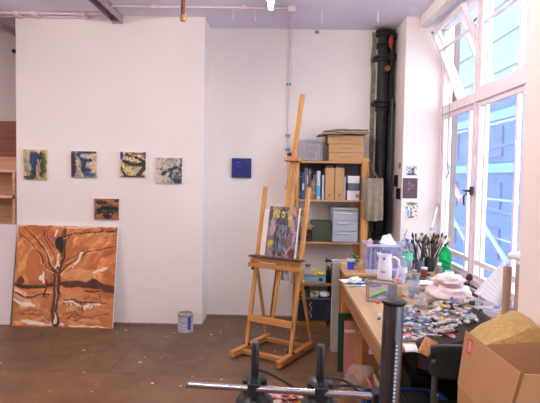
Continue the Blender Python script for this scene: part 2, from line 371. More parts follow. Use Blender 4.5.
sc = thing('scaffolding', 'grey scaffold poles standing against the blue building outside', 'scaffolding', (4.6, 4, 0))
STEEL = mat('galvanised pole', (110, 130, 172), .5, .3)
for k in range(8): MB().cyl((0, 5.4+2.9*k, -4), (0, 5.4+2.9*k, 4.1), .03, n=10).build('upright', STEEL, sc)
for z in (.35, 1.15, 2.75): MB().cyl((-.04, 5, z), (-.04, 28, z), .028, n=10).build('ledger', STEEL, sc)
def brace(a_, b_, r, m): O_ = Vector((4.6, 4, 0)); MB().cyl(atx(*a_, 4.5)-O_, atx(*b_, 4.5)-O_, r, n=10).build('brace', m, sc)
brace((481, 220), (507, 262), .05, mat('pale brace', (130, 150, 184), .6)); brace((480, 152), (516, 142), .035, pk); brace((480, 207), (516, 216), .045, pk)
brace((452, 183), (461, 200), .06, mat('red white pole', (220, 130, 160), .6)); brace((450, 212), (470, 250), .04, mat('pale brace', (0, 0, 0)))

# ---------------------------------------------------------------- ceiling fittings
CON = mat('painted conduit', (224, 208, 214), .5, var=.06)
cz = H-.016
c1 = thing('conduit', 'pale painted conduit running along the ceiling to the junction box and down the wall', 'conduit', (0, 0, 0))
MB().cyl((-1.6, 4.88, cz), (.09, 4.88, cz), .011, n=8).build('ceiling_run', CON, c1)
jb = MB().box(.06, .13, 4.845, 4.915, H-.055, H).build('junction_box', CON, c1, bevel=.006)
MB().tube([(.095, 4.9, cz), (.093, YB-.03, cz), (.093, YB-.014, H-.05), (.093, YB-.013, .9)], .008, 8).build('wall_run', CON, c1)
for z in (2.55, 2.0, 1.85):
    MB().box(.07, .116, YB-.02, YB, z-.012, z+.012).build('clip', mat('rust specked clip', (150, 120, 110), .6), c1)
for x in (-1.2, -.35): MB().box(x-.02, x+.02, 4.86, 4.9, H-.035, H).build('clip', CON, c1)
c2 = thing('conduit', 'pair of pale pipes running under the ceiling above the left wall', 'conduit', (0, 0, 0))
MB().cyl((-6, 5.12, cz), (-1.68, 5.12, cz), .016, n=8).build('pipe', CON, c2)
MB().cyl((-6, 5.20, H-.022), (-1.68, 5.20, H-.022), .018, n=8).build('pipe', CON, c2)
for x in (-2.62, -2.45, -1.95): MB().box(x-.02, x+.02, 5.09, 5.22, H-.045, H).build('clip', CON, c2, bevel=.004)
TR = mat('grey steel trunking', (178, 162, 170), .45, .35)
t = thing('cable_tray', 'grey steel cable channel running across the ceiling to the left wall', 'cable tray', (-1.65, 3.0, H))
MB().box(-.05, -.042, 0, 2.22, -.075, 0).box(.042, .05, 0, 2.22, -.075, 0).box(-.05, .05, 0, 2.22, -.008, 0).build('channel', TR, t)
MB().box(-.052, .052, 2.18, 2.222, -.08, 0).build('end_bracket', TR, t)
t = thing('cable_tray', 'grey channel and pipe under the ceiling in the far left alcove', 'cable tray', (-2.9, 3.2, H))
MB().box(-.03, .03, 0, 2.65, -.10, -.05).build('channel', TR, t)
al = MB(); al.tube([(-3.05, 5.86, 2.93), (-2.82, 5.86, 2.88), (-2.78, 5.86, 3.0), (-2.74, 5.84, 3.04)], .022, 8); al.blob((-2.79, 5.84, 2.98), (.05, .04, .05), 2, .2)
tag(al.build('pipe_fitting', mat('dark old pipe', (58, 40, 38), .7, var=.4), smooth=True), 'small dark pipe elbow high in the far left alcove', 'pipe')
# rusty pipe stub
q = at(183, 21, 4.1); t = thing('pipe_stub', 'rusty brown pipe hanging down from the ceiling above left wall', 'pipe', (q.x, q.y, q.z))
RUST = mat('rusty iron', (104, 58, 42), .75, .2, var=.45, scale=14, bump=.3)
MB().cyl((0, 0, .0), (0, 0, H-q.z), .017, n=14).build('pipe', RUST, t, smooth=True)
MB().lathe([(0, -.004), (.018, -.002), (.023, .006), (.023, .04), (.018, .046)], n=14).build('end_cap', mat('brass cap', (150, 110, 60), .5, .5, var=.3), t, smooth=True)
# ceiling hooks
for (px, py, lab) in ((233, 20, 'leftmost of the pegs'), (255, 20, 'second peg from the left'), (322, 22, 'peg left of the black pipes'), (378, 22, 'peg nearest the black pipes')):
    q = at(px, py, 5.0); b = MB(); b.cyl((0, 0, 0), (0, 0, H-q.z), .0045, n=8); b.lathe([(0, -.006), (.007, -.004), (.007, .006), (.003, .01)], n=8)
    tag(b.build('ceiling_peg', WPL, loc=(q.x, q.y, q.z)), 'thin white peg hanging from ceiling, '+lab, 'peg', 'ceiling pegs')
q = at(317, 33.5, YB-.01); tag(MB().lathe([(0, 0), (.02, .0), (.024, .012), (.012, .03), (0, .032)], n=12).build('wall_hook', mat('grey wall knob', (150, 130, 134), .5), loc=q), 'small grey knob fixed high on the recessed wall', 'hook')
# fluorescent lamps
TUBE = emit('fluorescent tube', TUBE_COL, TUBE_STRENGTH)
def lamp(x, y0, z, lab, L=1.5):
    t = thing('fluorescent_lamp', lab, 'ceiling lamp', (x, y0, z))
    MB().cyl((0, .03, 0), (0, L-.03, 0), .019, n=12).build('tube', TUBE, t, smooth=True)
    MB().box(-.03, .03, 0, L, .035, .075).build('batten', WPL, t, bevel=.006)
    for y in (0, L-.035): MB().box(-.02, .02, y, y+.035, -.022, .04).build('end_holder', WPL, t, bevel=.005)
    for y in (.25, L-.25): MB().cyl((0, y, .07), (0, y, H-z), .004, n=6).build('hanger', WPL, t)
    return t
q = at(271, 8.5, 4.05)
lamp(q.x, 4.05-1.5, q.z+.0, 'bright fluorescent tube lamp at the top centre of the room')
lamp(-3.1, 2.5, 2.86, 'added fluorescent fill lamp hanging left, outside the picture')  # this one and those below are unseen fill, added to brighten the room
lamp(-1.6, -.4, 2.86, 'added fluorescent fill lamp hanging behind the camera, left')
lamp(-.1, -1.6, 2.86, 'added fluorescent fill lamp hanging behind the camera, right')
lamp(-4.2, -1.6, 2.86, 'added fluorescent fill lamp hanging far behind left')

# black soil pipes in the corner
t = thing('soil_pipe', 'black cast iron pipes with collars rising in the corner by the white pier', 'pipe', (1.08, 5.5, 0))
MB().cyl((0, 0, 0), (0, 0, H-.02), .056, n=20).build('pipe', BLKR, t, smooth=True)
MB().cyl((.098, .03, 0), (.098, .03, H-.02), .034, n=16).build('pipe', BLKR, t, smooth=True)
MB().cyl((.105, -.035, 0), (.105, -.035, 2.4), .012, n=10).build('pipe', mat('bluish pipe', (60, 70, 84), .4), t, smooth=True)
for z, r in ((3.08, .08), (2.95, .07), (2.82, .075), (2.35, .078), (2.30, .07), (1.5, .07), (.95, .072)):
    MB().lathe([(.05, z-.035), (r, z-.03), (r, z-.008), (r-.012, z), (r, z+.008), (r, z+.03), (.05, z+.035)], n=20).build('collar', BLKR, t, smooth=True)
for z in (3.06, 2.85, 2.33): MB().lathe([(.03, z-.03), (.05, z-.025), (.05, z+.02), (.03, z+.025)], (.098, .03, 0), n=16).build('collar', BLKR, t, smooth=True)
for z in (2.82, 2.35): MB().box(-.10, .13, -.012, .10, z-.02, z+.02).build('bracket', BLKR, t, bevel=.006)
MB().lathe([(0, -.02), (.032, -.02), (.036, .0), (.03, .02), (0, .02)], (0, 0, 0), n=14).build('access_plug', mat('brown brass plug', (120, 84, 52), .5, .4, var=.3), t, loc=(.035, -.065, 2.70), rot=(PI/2, 0, 0), smooth=True)
MB().blob((.07, -.05, 2.98), (.022, .015, .07), 3, .2, 4).build('rust_patch', mat('orange rust', (176, 60, 40), .8, var=.4, scale=20), t, smooth=True)
fl = MB()
fl.grid(lambda u, v: (.985+.012*mnoise.noise(Vector((v*14, 2, 1)))+.05*u-.01, YB-.003, .3+2.82*v), 2, 90)
tag(fl.build('peeling_strip', mat('peeling green plaster', (150, 150, 122), .9, var=.3, scale=16, bump=.5, bscale=50)), 'strip of peeling greenish plaster beside the black pipes', 'plaster strip')

# ================================================================ PAINTINGS
A = Art(40, 50, (206, 182, 130), 3, .25)
A.strokes(26, (0, 0, .4, 1), [(222, 196, 140), (150, 140, 118), (190, 168, 120), (110, 112, 100)], .3, .04, 1.2)
A.ell(.47, .3, .22, .26, (26, 58, 104)); A.ell(.4, .42, .1, .22, (30, 66, 120)); A.ell(.45, .72, .12, .24, (34, 44, 66)); A.ell(.75, .5, .16, .45, (40, 34, 38))
A.ell(.85, .5, .12, .5, (70, 84, 50), .7); A.line([(.62, .35), (.7, .75), (.6, .95)], .04, (150, 130, 110)); A.ell(.3, .93, .3, .07, (60, 66, 64)); A.line([(.3, .55), (.25, .85)], .03, (170, 170, 160))
BY = YA-.022
canvas('small portrait painting with blue and black figure, leftmost on the left wall', A.finish(110, .12, .020, .55, 1.2), .245, .305, (-2.485, BY, 1.48))
A = Art(44, 44, (150, 150, 160), 4, .2)
A.ell(.08, .5, .13, .6, (52, 34, 34)); A.ell(.9, .4, .16, .55, (222, 190, 140)); A.ell(.5, .35, .3, .3, (170, 174, 186)); A.line([(.3, .1), (.5, .45), (.45, .95)], .09, (48, 50, 66))
A.line([(.22, .4), (.3, .7), (.45, .98)], .06, (206, 190, 140)); A.ell(.68, .34, .17, .09, (40, 40, 62)); A.ell(.6, .72, .2, .07, (36, 38, 58)); A.ell(.78, .52, .09, .12, (214, 178, 176)); A.ell(.7, .9, .26, .08, (50, 92, 116))
A.line([(.35, .05), (.95, .04)], .05, (44, 50, 60)); A.ell(.1, .03, .08, .04, (90, 180, 150)); A.line([(.4, .2), (.7, .2)], .05, (190, 194, 204))
canvas('small square painting of a grey face in profile, second from left on the wall', A.finish(110, .12, .020, .55, 1.2), .262, .262, (-1.985, BY, 1.513))
A = Art(44, 44, (212, 194, 140), 5, .12)
A.ell(.04, .15, .1, .16, (34, 66, 170)); A.ell(.95, .1, .1, .15, (40, 60, 140)); A.line([(.2, .12), (.6, .2), (.95, .4)], .045, (40, 34, 48)); A.line([(.15, .38), (.5, .5), (.95, .47)], .075, (44, 38, 44)); A.ell(.25, .42, .14, .07, (30, 28, 36))
A.line([(.05, .65), (.2, .95)], .05, (50, 46, 56)); A.line([(.95, .6), (.7, .95)], .08, (50, 54, 66)); A.line([(.3, .07), (.9, .1)], .03, (120, 60, 60)); A.line([(.05, .55), (.95, .57)], .014, (60, 50, 60)); A.strokes(20, (.25, .62, .7, .9), [(70, 60, 60), (176, 150, 100), (60, 58, 70)], .06, .015)
A.strokes(12, (.3, .05, .9, .35), [(44, 40, 52), (232, 214, 160)], .1, .018, .5); A.line([(.05, .97), (.95, .97)], .03, (50, 44, 50))
canvas('small square painting of a cream striped shape with blue corner, third on the wall', A.finish(110, .12, .020, .55, 1.2), .262, .255, (-1.483, BY, 1.522))
A = Art(44, 44, (196, 184, 166), 6, .15)
A.ell(.5, .2, .22, .2, (170, 170, 168)); A.line([(.45, .3), (.35, .1), (.6, .05)], .012, (110, 110, 110)); A.line([(.25, .65), (.5, .5), (.8, .35), (.95, .5)], .055, (48, 46, 56)); A.ell(.72, .72, .2, .2, (70, 84, 100), .9)
A.line([(.6, .5), (.5, .75), (.7, .85)], .03, (44, 44, 54)); A.line([(.7, .55), (.65, .85)], .025, (130, 180, 200)); A.ell(.2, .45, .06, .06, (70, 66, 64)); A.ell(.15, .28, .05, .035, (190, 110, 60)); A.strokes(18, (.4, .4, .98, .95), [(40, 42, 54), (150, 160, 168), (96, 150, 170)], .13, .016)
A.ell(.85, .9, .2, .1, (50, 56, 50)); A.line([(.97, 0), (.97, 1)], .03, (70, 50, 50)); A.ell(.28, .68, .09, .04, (50, 50, 56))
canvas('small square painting of a sketchy grey machine shape, fourth on the left wall', A.finish(110, .12, .020, .55, 1.2), .262, .258, (-1.114, BY, 1.466))
A = Art(48, 42, (160, 102, 52), 8, .2)
A.ell(.5, .55, .42, .22, (16, 26, 36)); A.ell(.3, .2, .25, .1, (20, 32, 40)); A.ell(.15, .15, .14, .08, (24, 40, 46)); A.ell(.5, .85, .2, .1, (20, 24, 30)); A.ell(.9, .1, .12, .08, (30, 24, 24)); A.strokes(14, (.2, .35, .85, .7), [(14, 22, 30), (30, 56, 70)], .2, .02, .2)
for x in (.35, .45, .55, .65, .8): A.ell(x, .58, .025, .04, (150, 140, 96) if x < .75 else (90, 140, 150))
A.line([(0, .75), (.3, .7)], .03, (40, 30, 28)); A.line([(.75, .4), (1, .5)], .04, (24, 28, 34))
canvas('small brown painting with a dark blue fish-like shape, below the row of four', A.finish(110, .12, .020, .55, 1.2), .256, .214, (-1.752, BY, 1.083))
A = Art(40, 40, (16, 34, 128), 9, .25)
A.line([(.2, .75), (.35, .5), (.5, .8), (.6, .45), (.75, .8)], .035, (12, 20, 66)); A.ell(.7, .4, .2, .16, (16, 26, 86)); A.ell(.3, .22, .05, .05, (120, 170, 230)); A.ell(.75, .22, .15, .1, (22, 60, 90), .6); A.line([(.3, .45), (.45, .4), (.6, .5)], .016, (70, 120, 190)); A.line([(0, .98), (1, .98)], .03, (10, 14, 50))
canvas('small square dark blue painting alone on the recessed wall left of the easel', A.finish(110, .12, .020, .55, 1.2), .212, .212, (-.405, YB-.022, 1.533), edge=mat('dark canvas edge', (40, 44, 70), .7))

# the large tree painting leaning on the wall
A = Art(150, 150, (196, 116, 58), 11, .34)
O1, O2, O3, DK, WH = (238, 170, 106), (184, 100, 46), (218, 148, 88), (64, 34, 24), (236, 224, 210)
A.ell(.25, .35, .22, .25, O1, .7); A.ell(.75, .15, .2, .07, (236, 176, 112), .9, ang=-.1); A.ell(.7, .38, .2, .1, O2, .7, ang=-.3); A.ell(.1, .3, .1, .25, O3, .8); A.ell(.85, .3, .2, .15, O2, .5); A.ell(.4, .48, .14, .12, (170, 92, 46), .6)
A.strokes(90, (0, 0, 1, .55), [O1, O2, O3, (190, 110, 58), (160, 84, 40)], .24, .03, -.9, .45); A.ell(.2, .42, .1, .2, (168, 88, 42), .6, .6); A.ell(.68, .50, .2, .08, (232, 176, 120), .6, .6); A.ell(.3, .15, .12, .1, (162, 82, 38), .6, .6)
A.ell(.5, .83, .6, .2, (196, 128, 78), .7); A.strokes(50, (0, .64, 1, 1), [(210, 150, 100), O2, (226, 176, 130), (150, 84, 46)], .22, .014, .05, .6)
A.line([(0, .61), (.3, .605), (.6, .6), (1, .625)], .016, DK); A.ell(.05, .555, .04, .045, (92, 44, 30)); A.line([(.5, .6), (.6, .585), (.7, .6), (.78, .56), (.85, .6), (1, .6)], .03, (84, 44, 30)); A.ell(.8, .58, .05, .035, (70, 36, 26)); A.ell(.58, .585, .06, .02, (92, 48, 32))
A.ell(.12, .77, .09, .018, WH); A.line([(.02, .745), (.12, .78), (.22, .785)], .012, WH); A.line([(.03, .69), (.2, .71), (.36, .7)], .009, DK); A.line([(.03, .66), (.12, .68)], .02, (228, 190, 160))
A.ell(.83, .455, .08, .014, WH, 1, ang=-.15); A.ell(.9, .42, .04, .014, WH, 1, ang=-.5); A.ell(.26, .52, .03, .03, WH); A.line([(.27, .47), (.285, .56)], .01, WH); A.line([(.5, .76), (.7, .785), (.86, .775)], .013, WH, .9, dry=.5); A.line([(.5, .75), (.9, .76)], .005, DK)
A.strokes(26, (.5, .78, .85, .81), [WH, (120, 70, 44)], .03, .005, 1.4); A.line([(.7, .66), (.98, .64)], .007, DK, dry=.4); A.line([(.82, .5), (.83, .72)], .005, (120, 60, 36))
A.line([(.31, .55), (.32, .73)], .008, DK); A.ell(.18, .97, .16, .02, WH); A.line([(.12, .985), (.5, .97)], .012, WH, dry=.5); A.ell(.05, .97, .05, .02, (228, 170, 110)); A.line([(.55, .98), (.98, .99)], .01, WH, dry=.6)
for i in range(9): x = .08+.025*i; A.line([(x, .90-.02*(i % 3)), (x+.015, .865+.015*(i % 2)), (x+.03, .89)], .004, (96, 52, 34))
A.line([(.55, .92), (.6, .88), (.64, .93), (.7, .87)], .005, (120, 62, 38)); A.line([(.62, .84), (.8, .9), (.95, .86)], .005, (120, 62, 38)); A.line([(.75, .95), (.9, .88)], .007, (210, 140, 90))
# branches: white underlines then dark lines
def br(pts, w, w1, white=None):
    if white: A.line([(x+white[0], y+white[1]) for x, y in pts], w*.8, WH, .6, w1*.7, dry=1.3)
    A.line(pts, w*.8, DK, .95, w1*.8, dry=.25)
A.line([(.425, .97), (.42, .75), (.425, .5), (.45, .3), (.47, .05)], .032, (118, 64, 36), 1, .028, dry=.2)
br([(.455, .97), (.445, .8), (.45, .6), (.45, .48), (.47, .33), (.49, .15), (.48, 0)], .012, .012); br([(.405, .96), (.415, .8), (.41, .6), (.40, .5)], .008, .010, (.015, 0))
A.line([(.425, .95), (.43, .90), (.435, .84)], .020, WH, .9, .006, dry=.4); A.line([(.44, .40), (.43, .34), (.44, .30)], .012, WH, .9, .006); A.line([(.40, .975), (.455, .97)], .008, DK)
br([(.45, .48), (.52, .40), (.62, .32), (.75, .26), (.98, .18)], .012, .006, (.015, .015)); br([(.47, .35), (.56, .30), (.68, .25)], .009, .006, (.01, -.015)); br([(.47, .12), (.58, .08), (.75, .06), (.99, .03)], .013, .007, (.0, .02)); br([(.52, .14), (.6, .06), (.7, .04)], .006, .005)
A.line([(.66, .28), (.60, .36), (.56, .42)], .012, WH, .95, .005)
br([(.42, .48), (.34, .38), (.28, .25), (.2, .14), (.06, .02)], .012, .006, (.015, -.012)); br([(.40, .47), (.3, .40), (.22, .28), (.12, .15), (0, .08)], .009, .006, (-.012, .01)); br([(.38, .2), (.3, .07), (.33, .0)], .006, .005, (.01, 0)); br([(.44, .42), (.37, .3), (.30, .12), (.22, .02)], .007, .005)
A.ell(.43, .185, .045, .085, (22, 18, 22), 1, .25); A.line([(.41, .28), (.43, .36), (.41, .42)], .012, WH, 1, dry=.3); A.line([(.38, .1), (.40, .05)], .008, WH); A.line([(0, .0), (1, .0)], .012, (226, 206, 190), .8)
canvas('large square orange and brown painting of a bare tree leaning against the left wall', A.finish(260, .06, .007, .8, 1.2, .45), 1.02, 1.02, (-2.150, 5.055, .0), rot=(-.13, .008, 0), depth=.03)
# white board left of it
t = MB().box(-.9, 0, 0, .03, 0, 1.02).build('primed_board', mat('primed board', (224, 214, 216), .7, var=.03), loc=(-2.70, 5.10, 0), rot=(-.15, 0, 0), bevel=.003)
tag(t, 'plain white primed board leaning at the far left edge beside the tree painting', 'board')
# shelving in the alcove
t = thing('shelf_unit', 'brown wooden shelves standing in the far left alcove', 'shelf', (-3.3, 5.14, 0))
BR = wood('dark brown ply', (128, 78, 54), axis='x'); LB = wood('light ply', (206, 160, 124), axis='x')
MB().box(-.75, .6, .40, .42, 0, 2.1).build('back_panel', LB, t); MB().box(-.75, .6, .385, .40, 1.72, 2.1).build('upper_panel', BR, t)
for z in (1.28, 1.55): MB().box(-.75, .6, .12, .40, z, z+.03).build('shelf', wood('shelf edge', (226, 186, 156), axis='x'), t)
MB().box(-.75, .6, .37, .40, .3, 1.20).build('lower_panel', LB, t)
for x in (-.77, .55): MB().box(x, x+.03, .12, .42, 0, 1.55).build('upright', LB, t)

# paint tin on the floor
t = thing('paint_tin', 'used white and blue paint tin on floor by the wall corner', 'paint tin', (-.90, 5.03, 0))
MB().lathe([(0, 0), (.076, 0), (.079, .004), (.076, .01), (.076, .165), (.079, .17), (.076, .176), (.066, .176), (.064, .15), (0, .15)], n=28).build('can', mat('tin can', (190, 184, 186), .35, .5, var=.2, scale=20), t, smooth=True)
lb = MB(); n = 28
lb.lathe([(.0775, .03), (.0775, .155)], n=28); lb.f = lb.f[:-2]; lb.m = lb.m[:len(lb.f)]
lb.m = [1 if (i % 28) in (23, 24) else 0 for i in range(len(lb.f))]
lb.build('label', [mat('grubby white label', (200, 196, 204), .6, var=.15, scale=25), mat('blue label stripe', (60, 84, 190), .5)], t)
b = MB()
for k, z in enumerate((.06, .098)): b.tube([(.0785*math.cos(a), .0785*math.sin(a), z+.004*math.sin(a*5)) for a in np.linspace(-2.7, -.6, 12)], .0018, 5)
b.build('printed_marking', mat('dark print', (90, 84, 96), .6), t)
b = MB()
for i in range(16): a = i*.39; b.blob((.07*math.cos(a), .07*math.sin(a), .178), (.014, .014, .010+.006*random.random()), 1, .2, seed=i)
b.build('dried_paint', mat('dried paint rim', (176, 160, 150), .7, var=.2), t, smooth=True)

# ================================================================ THE EASEL
E0 = Vector((-.017, 4.429, 0)); EZ = math.atan2(-.49, .87)
t = thing('studio_easel', 'tall wooden studio easel holding a portrait in the middle of the room', 'easel', E0, EZ)
bv = .004; K = .2
def yl(z): return -.09+K*(z-.06)
for s in (-1, 1):
    MB().box(s*.225-.025, s*.225+.025, -.315, .305, .012, .07).build('foot_beam', BEECHY, t, bevel=.008)
    for y in (-.25, .27): MB().cyl((s*.225, y, 0), (s*.225, y, .013), .018, n=12).build('floor_pad', BLK, t)
    MB().bar((s*.22, yl(.06), .06), (s*.22, yl(1.46), 1.46), .034, .03).build('side_post', BEECH, t, bevel=bv)
    MB().bar((s*.215, yl(.72)+.02, .72), (s*.235, .27, .06), .026, .02).build('rear_strut', BEECH, t, bevel=bv)
    MB().cyl((s*.248, -.09, .075), (s*.19, -.09, .075), .012, n=12).build('hinge_bolt', BLK, t)
MB().box(-.2, .2, -.2, -.155, .02, .055).build('base_crossbar', BEECHX, t, bevel=bv); MB().box(-.2, .2, .20, .245, .02, .055).build('base_crossbar', BEECHX, t, bevel=bv)
def xb(nm, z0, z1, x0, x1, off, d, m=BEECHX):
    zc = (z0+z1)/2; y = yl(zc)+off
    M = Matrix.Translation((0, y, zc)) @ Matrix.Rotation(-math.atan(K), 4, 'X')
    MB().box(x0, x1, -d/2, d/2, z0-zc, z1-zc, M).build(nm, m, t, bevel=bv)
xb('lower_rail', .275, .335, -.22, .22, -.028, .022); xb('upper_rail', 1.21, 1.265, -.22, .22, .028, .018)
# the mast and its slider
MB().bar((-.01, yl(.28)+.012, .28), (.045, yl(2.31)+.016, 2.31), .046, .022).build('mast', BEECH, t, bevel=.006)
MB().bar((.055, yl(.30)+.012, .62), (.085, yl(1.70)+.012, 1.71), .020, .02).build('slider_bar', BEECH, t, bevel=.004)
MB().bar((-.012, yl(.30)-.004, .30), (-.012, yl(.8)-.004, .80), .008, .004).build('ratchet_slot', BLK, t)
xb('top_clamp', 1.69, 1.717, -.035, .12, -.02, .06)
MB().box(-.02, .075, yl(1.5)-.01, yl(1.5)+.012, 1.44, 1.47).build('slider_collar', BEECHX, t, bevel=.003)
kb = MB().lathe([(0, -.02), (.016, -.02), (.018, -.006), (.01, 0), (.008, .03)], n=12).build('clamp_knob', BLK, t, loc=(-.002, yl(1.75)-.02, 1.755), rot=(PI/2, 0, 0), smooth=True)
# tray
ty = yl(.79)
MB().box(-.26, .27, ty-.085, ty-.012, .835, .85).build('tray_shelf', mat('dark stained shelf', (74, 58, 48), .6, var=.4, scale=14), t, bevel=.003)
MB().box(-.235, .25, ty-.06, ty-.018, .795, .835).build('tray_rail', BEECHX, t, bevel=.003)
MB().box(-.27, .255, ty-.075, ty-.02, .745, .782).build('lower_ledge', BEECHX, t, bevel=.004)
for x in (-.24, .23): MB().box(x-.015, x+.015, ty-.055, ty-.02, .75, .82).build('tray_bracket', BEECH, t, bevel=.003)
MB().lathe([(0, -.016), (.013, -.016), (.013, .0), (.007, 0), (.007, .02)], n=10).build('post_knob', BLK, t, loc=(-.245, yl(.72), .72), rot=(0, PI/2, 0))
MB().box(-.245, -.235, -.30, -.28, .03, .055).build('end_peg', BEECH, t)
EM = Matrix.Translation(E0) @ Matrix.Rotation(EZ, 4, 'Z')
# portrait standing on the tray
A = Art(64, 90, (124, 104, 116), 21, .35)
A.strokes(70, (0, 0, 1, 1), [(150, 120, 140), (104, 84, 100), (176, 150, 150), (120, 80, 76), (92, 80, 96)], .25, .035, 1.2, .8)
A.ell(.28, .14, .10, .09, (186, 172, 80)); A.ell(.34, .28, .05, .08, (196, 180, 90)); A.ell(.68, .16, .09, .10, (190, 172, 80)); A.strokes(20, (.15, .05, .35, .4), [(206, 188, 96), (110, 96, 100)], .08, .02); A.strokes(20, (.62, .05, .85, .4), [(206, 188, 96), (120, 100, 90)], .08, .02); A.ell(.82, .08, .12, .1, (178, 140, 110)); A.ell(.78, .33, .06, .07, (170, 150, 90)); A.ell(.15, .72, .11, .05, (196, 178, 66)); A.ell(.1, .8, .08, .04, (180, 160, 60)); A.ell(.9, .9, .14, .12, (96, 40, 44)); A.ell(.08, .2, .08, .14, (60, 64, 90)); A.ell(.2, .45, .1, .14, (174, 150, 160))
A.ell(.48, .62, .24, .36, (80, 84, 100)); A.ell(.47, .3, .2, .09, (72, 76, 92)); A.ell(.48, .15, .13, .11, (60, 60, 74)); A.ell(.48, .15, .08, .08, (206, 184, 84)); A.ell(.5, .42, .12, .05, (92, 96, 108)); A.ell(.55, .42, .08, .05, (50, 130, 160), .9); A.ell(.5, .8, .12, .05, (60, 130, 150), .9)
for p in ([(.4, .1), (.37, .22), (.28, .34), (.3, .6), (.26, .9)], [(.57, .08), (.62, .22), (.68, .33), (.72, .5), (.66, .8)], [(.36, .35), (.5, .3), (.64, .36)], [(.42, .5), (.38, .7), (.45, .92)], [(.58, .55), (.62, .9)], [(.4, .07), (.48, .03), (.57, .07)], [(.44, .15), (.47, .18), (.52, .15)]): A.line(p, .018, (26, 26, 38), .95, .014)
A.ell(.5, .93, .3, .05, (36, 34, 44)); A.strokes(26, (.3, .4, .68, .95), [(120, 124, 136), (44, 46, 60), (150, 130, 120)], .12, .016, 1.4); A.line([(.7, .95), (.98, .5)], .02, (190, 170, 170), .8); A.line([(.62, .98), (.9, .7)], .02, (150, 130, 140), .8)
def easel_place(x, z, dy):    # a canvas standing on the tray, leaning with the mast
    p = EM @ Vector((x, yl(z)+dy, z)); return p, (-math.atan(K), 0, EZ)
p, r = easel_place(.03, .851, -.052)
canvas('portrait of a grey robed figure with yellow patches standing on the easel tray', A.finish(150, .08, .011), .295, .445, p, r, .03)
p, r = easel_place(-.02, .851, -.019)
o = MB().box(-.17, .17, 0, .016, 0, .42).build('blank_canvas', CANV, loc=p, rot=r, bevel=.002)
tag(o, 'blank white canvas standing on the easel behind the grey portrait', 'canvas')
p = EM @ Vector((.0, -.12, .06))
# small grey rag hanging beside the mast
p = EM @ Vector((.10, yl(.78)-.05, .66)); g = MB()
g.grid(lambda u, v: (.09*(u-.5)*(1-.3*v), .012*math.sin(u*9+v*2), .14*v), 10, 8)
tag(g.build('rag', mat('grey rag', (168, 170, 180), .9, var=.25, scale=20), loc=p, rot=(0, 0, EZ), solid=.004, smooth=True), 'small grey rag hanging under the easel tray', 'rag')

# ================================================================ BOOKCASE
BX0, BX1, BF, BB = .20, .905, 5.31, 5.595     # left, right, front, back
S = (1.72, 1.322, .88, .445)                   # shelf tops
t = thing('bookcase', 'open pine bookcase of four shelves against the recessed wall', 'bookcase', (0, 0, 0))
for x in (BX0, BX0+.0): pass
MB().box(BX0-.02, BX0+.015, BF, BF+.04, 0, 1.735).build('upright', PINE, t, bevel=.003)
MB().box(BX0-.02, BX0+.015, BB-.05, BB, 0, 1.705).build('upright', PINE, t, bevel=.003)
MB().box(BX1-.045, BX1+.025, BF-.02, BF+.02, 0, 1.76).build('upright', wood('bright pine post', (200, 146, 84)), t, bevel=.003)
MB().box(BX1-.02, BX1+.02, BB-.05, BB, 0, 1.705).build('upright', PINE, t, bevel=.003)
MB().box(BX1-.11, BX1-.046, BF+.03, BF+.06, .5, .87).build('inner_post', wood('red brown post', (150, 98, 60)), t, bevel=.003)
for i, z in enumerate(S): MB().box(BX0-.02, BX1+.0, BF+.0 if i else BF-.01, BB, z-.02, z).build('shelf', PINEX, t, bevel=.003)
MB().box(BX0, BX1, BB-.006, BB-.001, 1.325, 1.70).build('back_panel', mat('dark back panel', (92, 88, 98), .8, var=.2), t)
# folders/papers between easel and bookcase (thin upright ladder strip)
t = thing('wooden_ladder_strip', 'narrow slotted pine strip standing left of the books', 'strip', (.165, 5.285, 0))
MB().box(-.018, .0, -.01, .012, .445, 1.72).box(.022, .04, -.01, .012, .445, 1.72).build('rail', PINE, t)
for z in (.6, .9, 1.2, 1.34, 1.66): MB().box(0, .022, -.008, .01, z, z+.03).build('rung', PINE, t)

def book(x, w, h, d, rgb, lab, z=S[1], lean=0, grp=None, band=None):
    b = thing('book', lab, 'book', (x, BF+.02, z), 0, grp, rot=(0, lean, 0))
    m = mat('cover %d %d %d' % rgb, rgb, .5, var=.1)
    q = MB(); q.box(0, w, 0, .003, 0, h).box(0, .0025, 0, d, 0, h).box(w-.0025, w, 0, d, 0, h); q.build('cover', m, b)
    MB().box(.0025, w-.0025, .003, d-.004, .004, h-.004).build('page_block', PAPER, b)
    if band:
        q = MB()
        for (a, c) in band[1]: q.box(.001, w-.001, -.0008, .0004, a*h, c*h)
        q.build('spine_print', mat('band %d %d %d' % band[0], band[0], .5), b)
    return b
bk = [(.222, .022, .285, (34, 52, 66), 'dark teal book at the left end of the book row', ((170, 180, 190), [(.2, .22), (.8, .82)])),
      (.247, .024, .275, (52, 92, 160), 'blue book second from the left end', ((190, 200, 220), [(.35, .6)])),
      (.274, .016, .325, (132, 136, 142), 'tall grey book right of the blue book', None),
      (.292, .018, .33, (176, 96, 96), 'tall dusty red book beside the grey ones', ((220, 180, 170), [(.5, .75)])),
      (.313, .026, .32, (78, 82, 98), 'tall slate grey book right of the dusty red one', ((150, 150, 160), [(.1, .12), (.85, .88)])),
      (.343, .014, .205, (186, 172, 146), 'short beige book between slate and patterned books', None),
      (.359, .026, .26, (120, 110, 92), 'patterned book with red and white bands on the spine', ((214, 120, 90), [(.55, .68), (.2, .3)])),
      (.388, .012, .29, (150, 160, 150), 'thin grey green book left of the white one', None),
      (.402, .034, .295, (196, 208, 224), 'tall white and light blue book in mid row', ((80, 170, 220), [(.12, .5)])),
      (.438, .012, .22, (40, 60, 90), 'thin navy book beside the tall white one', None),
      (.452, .026, .255, (206, 200, 216), 'lilac white book leaning next to the magazine files', None)]
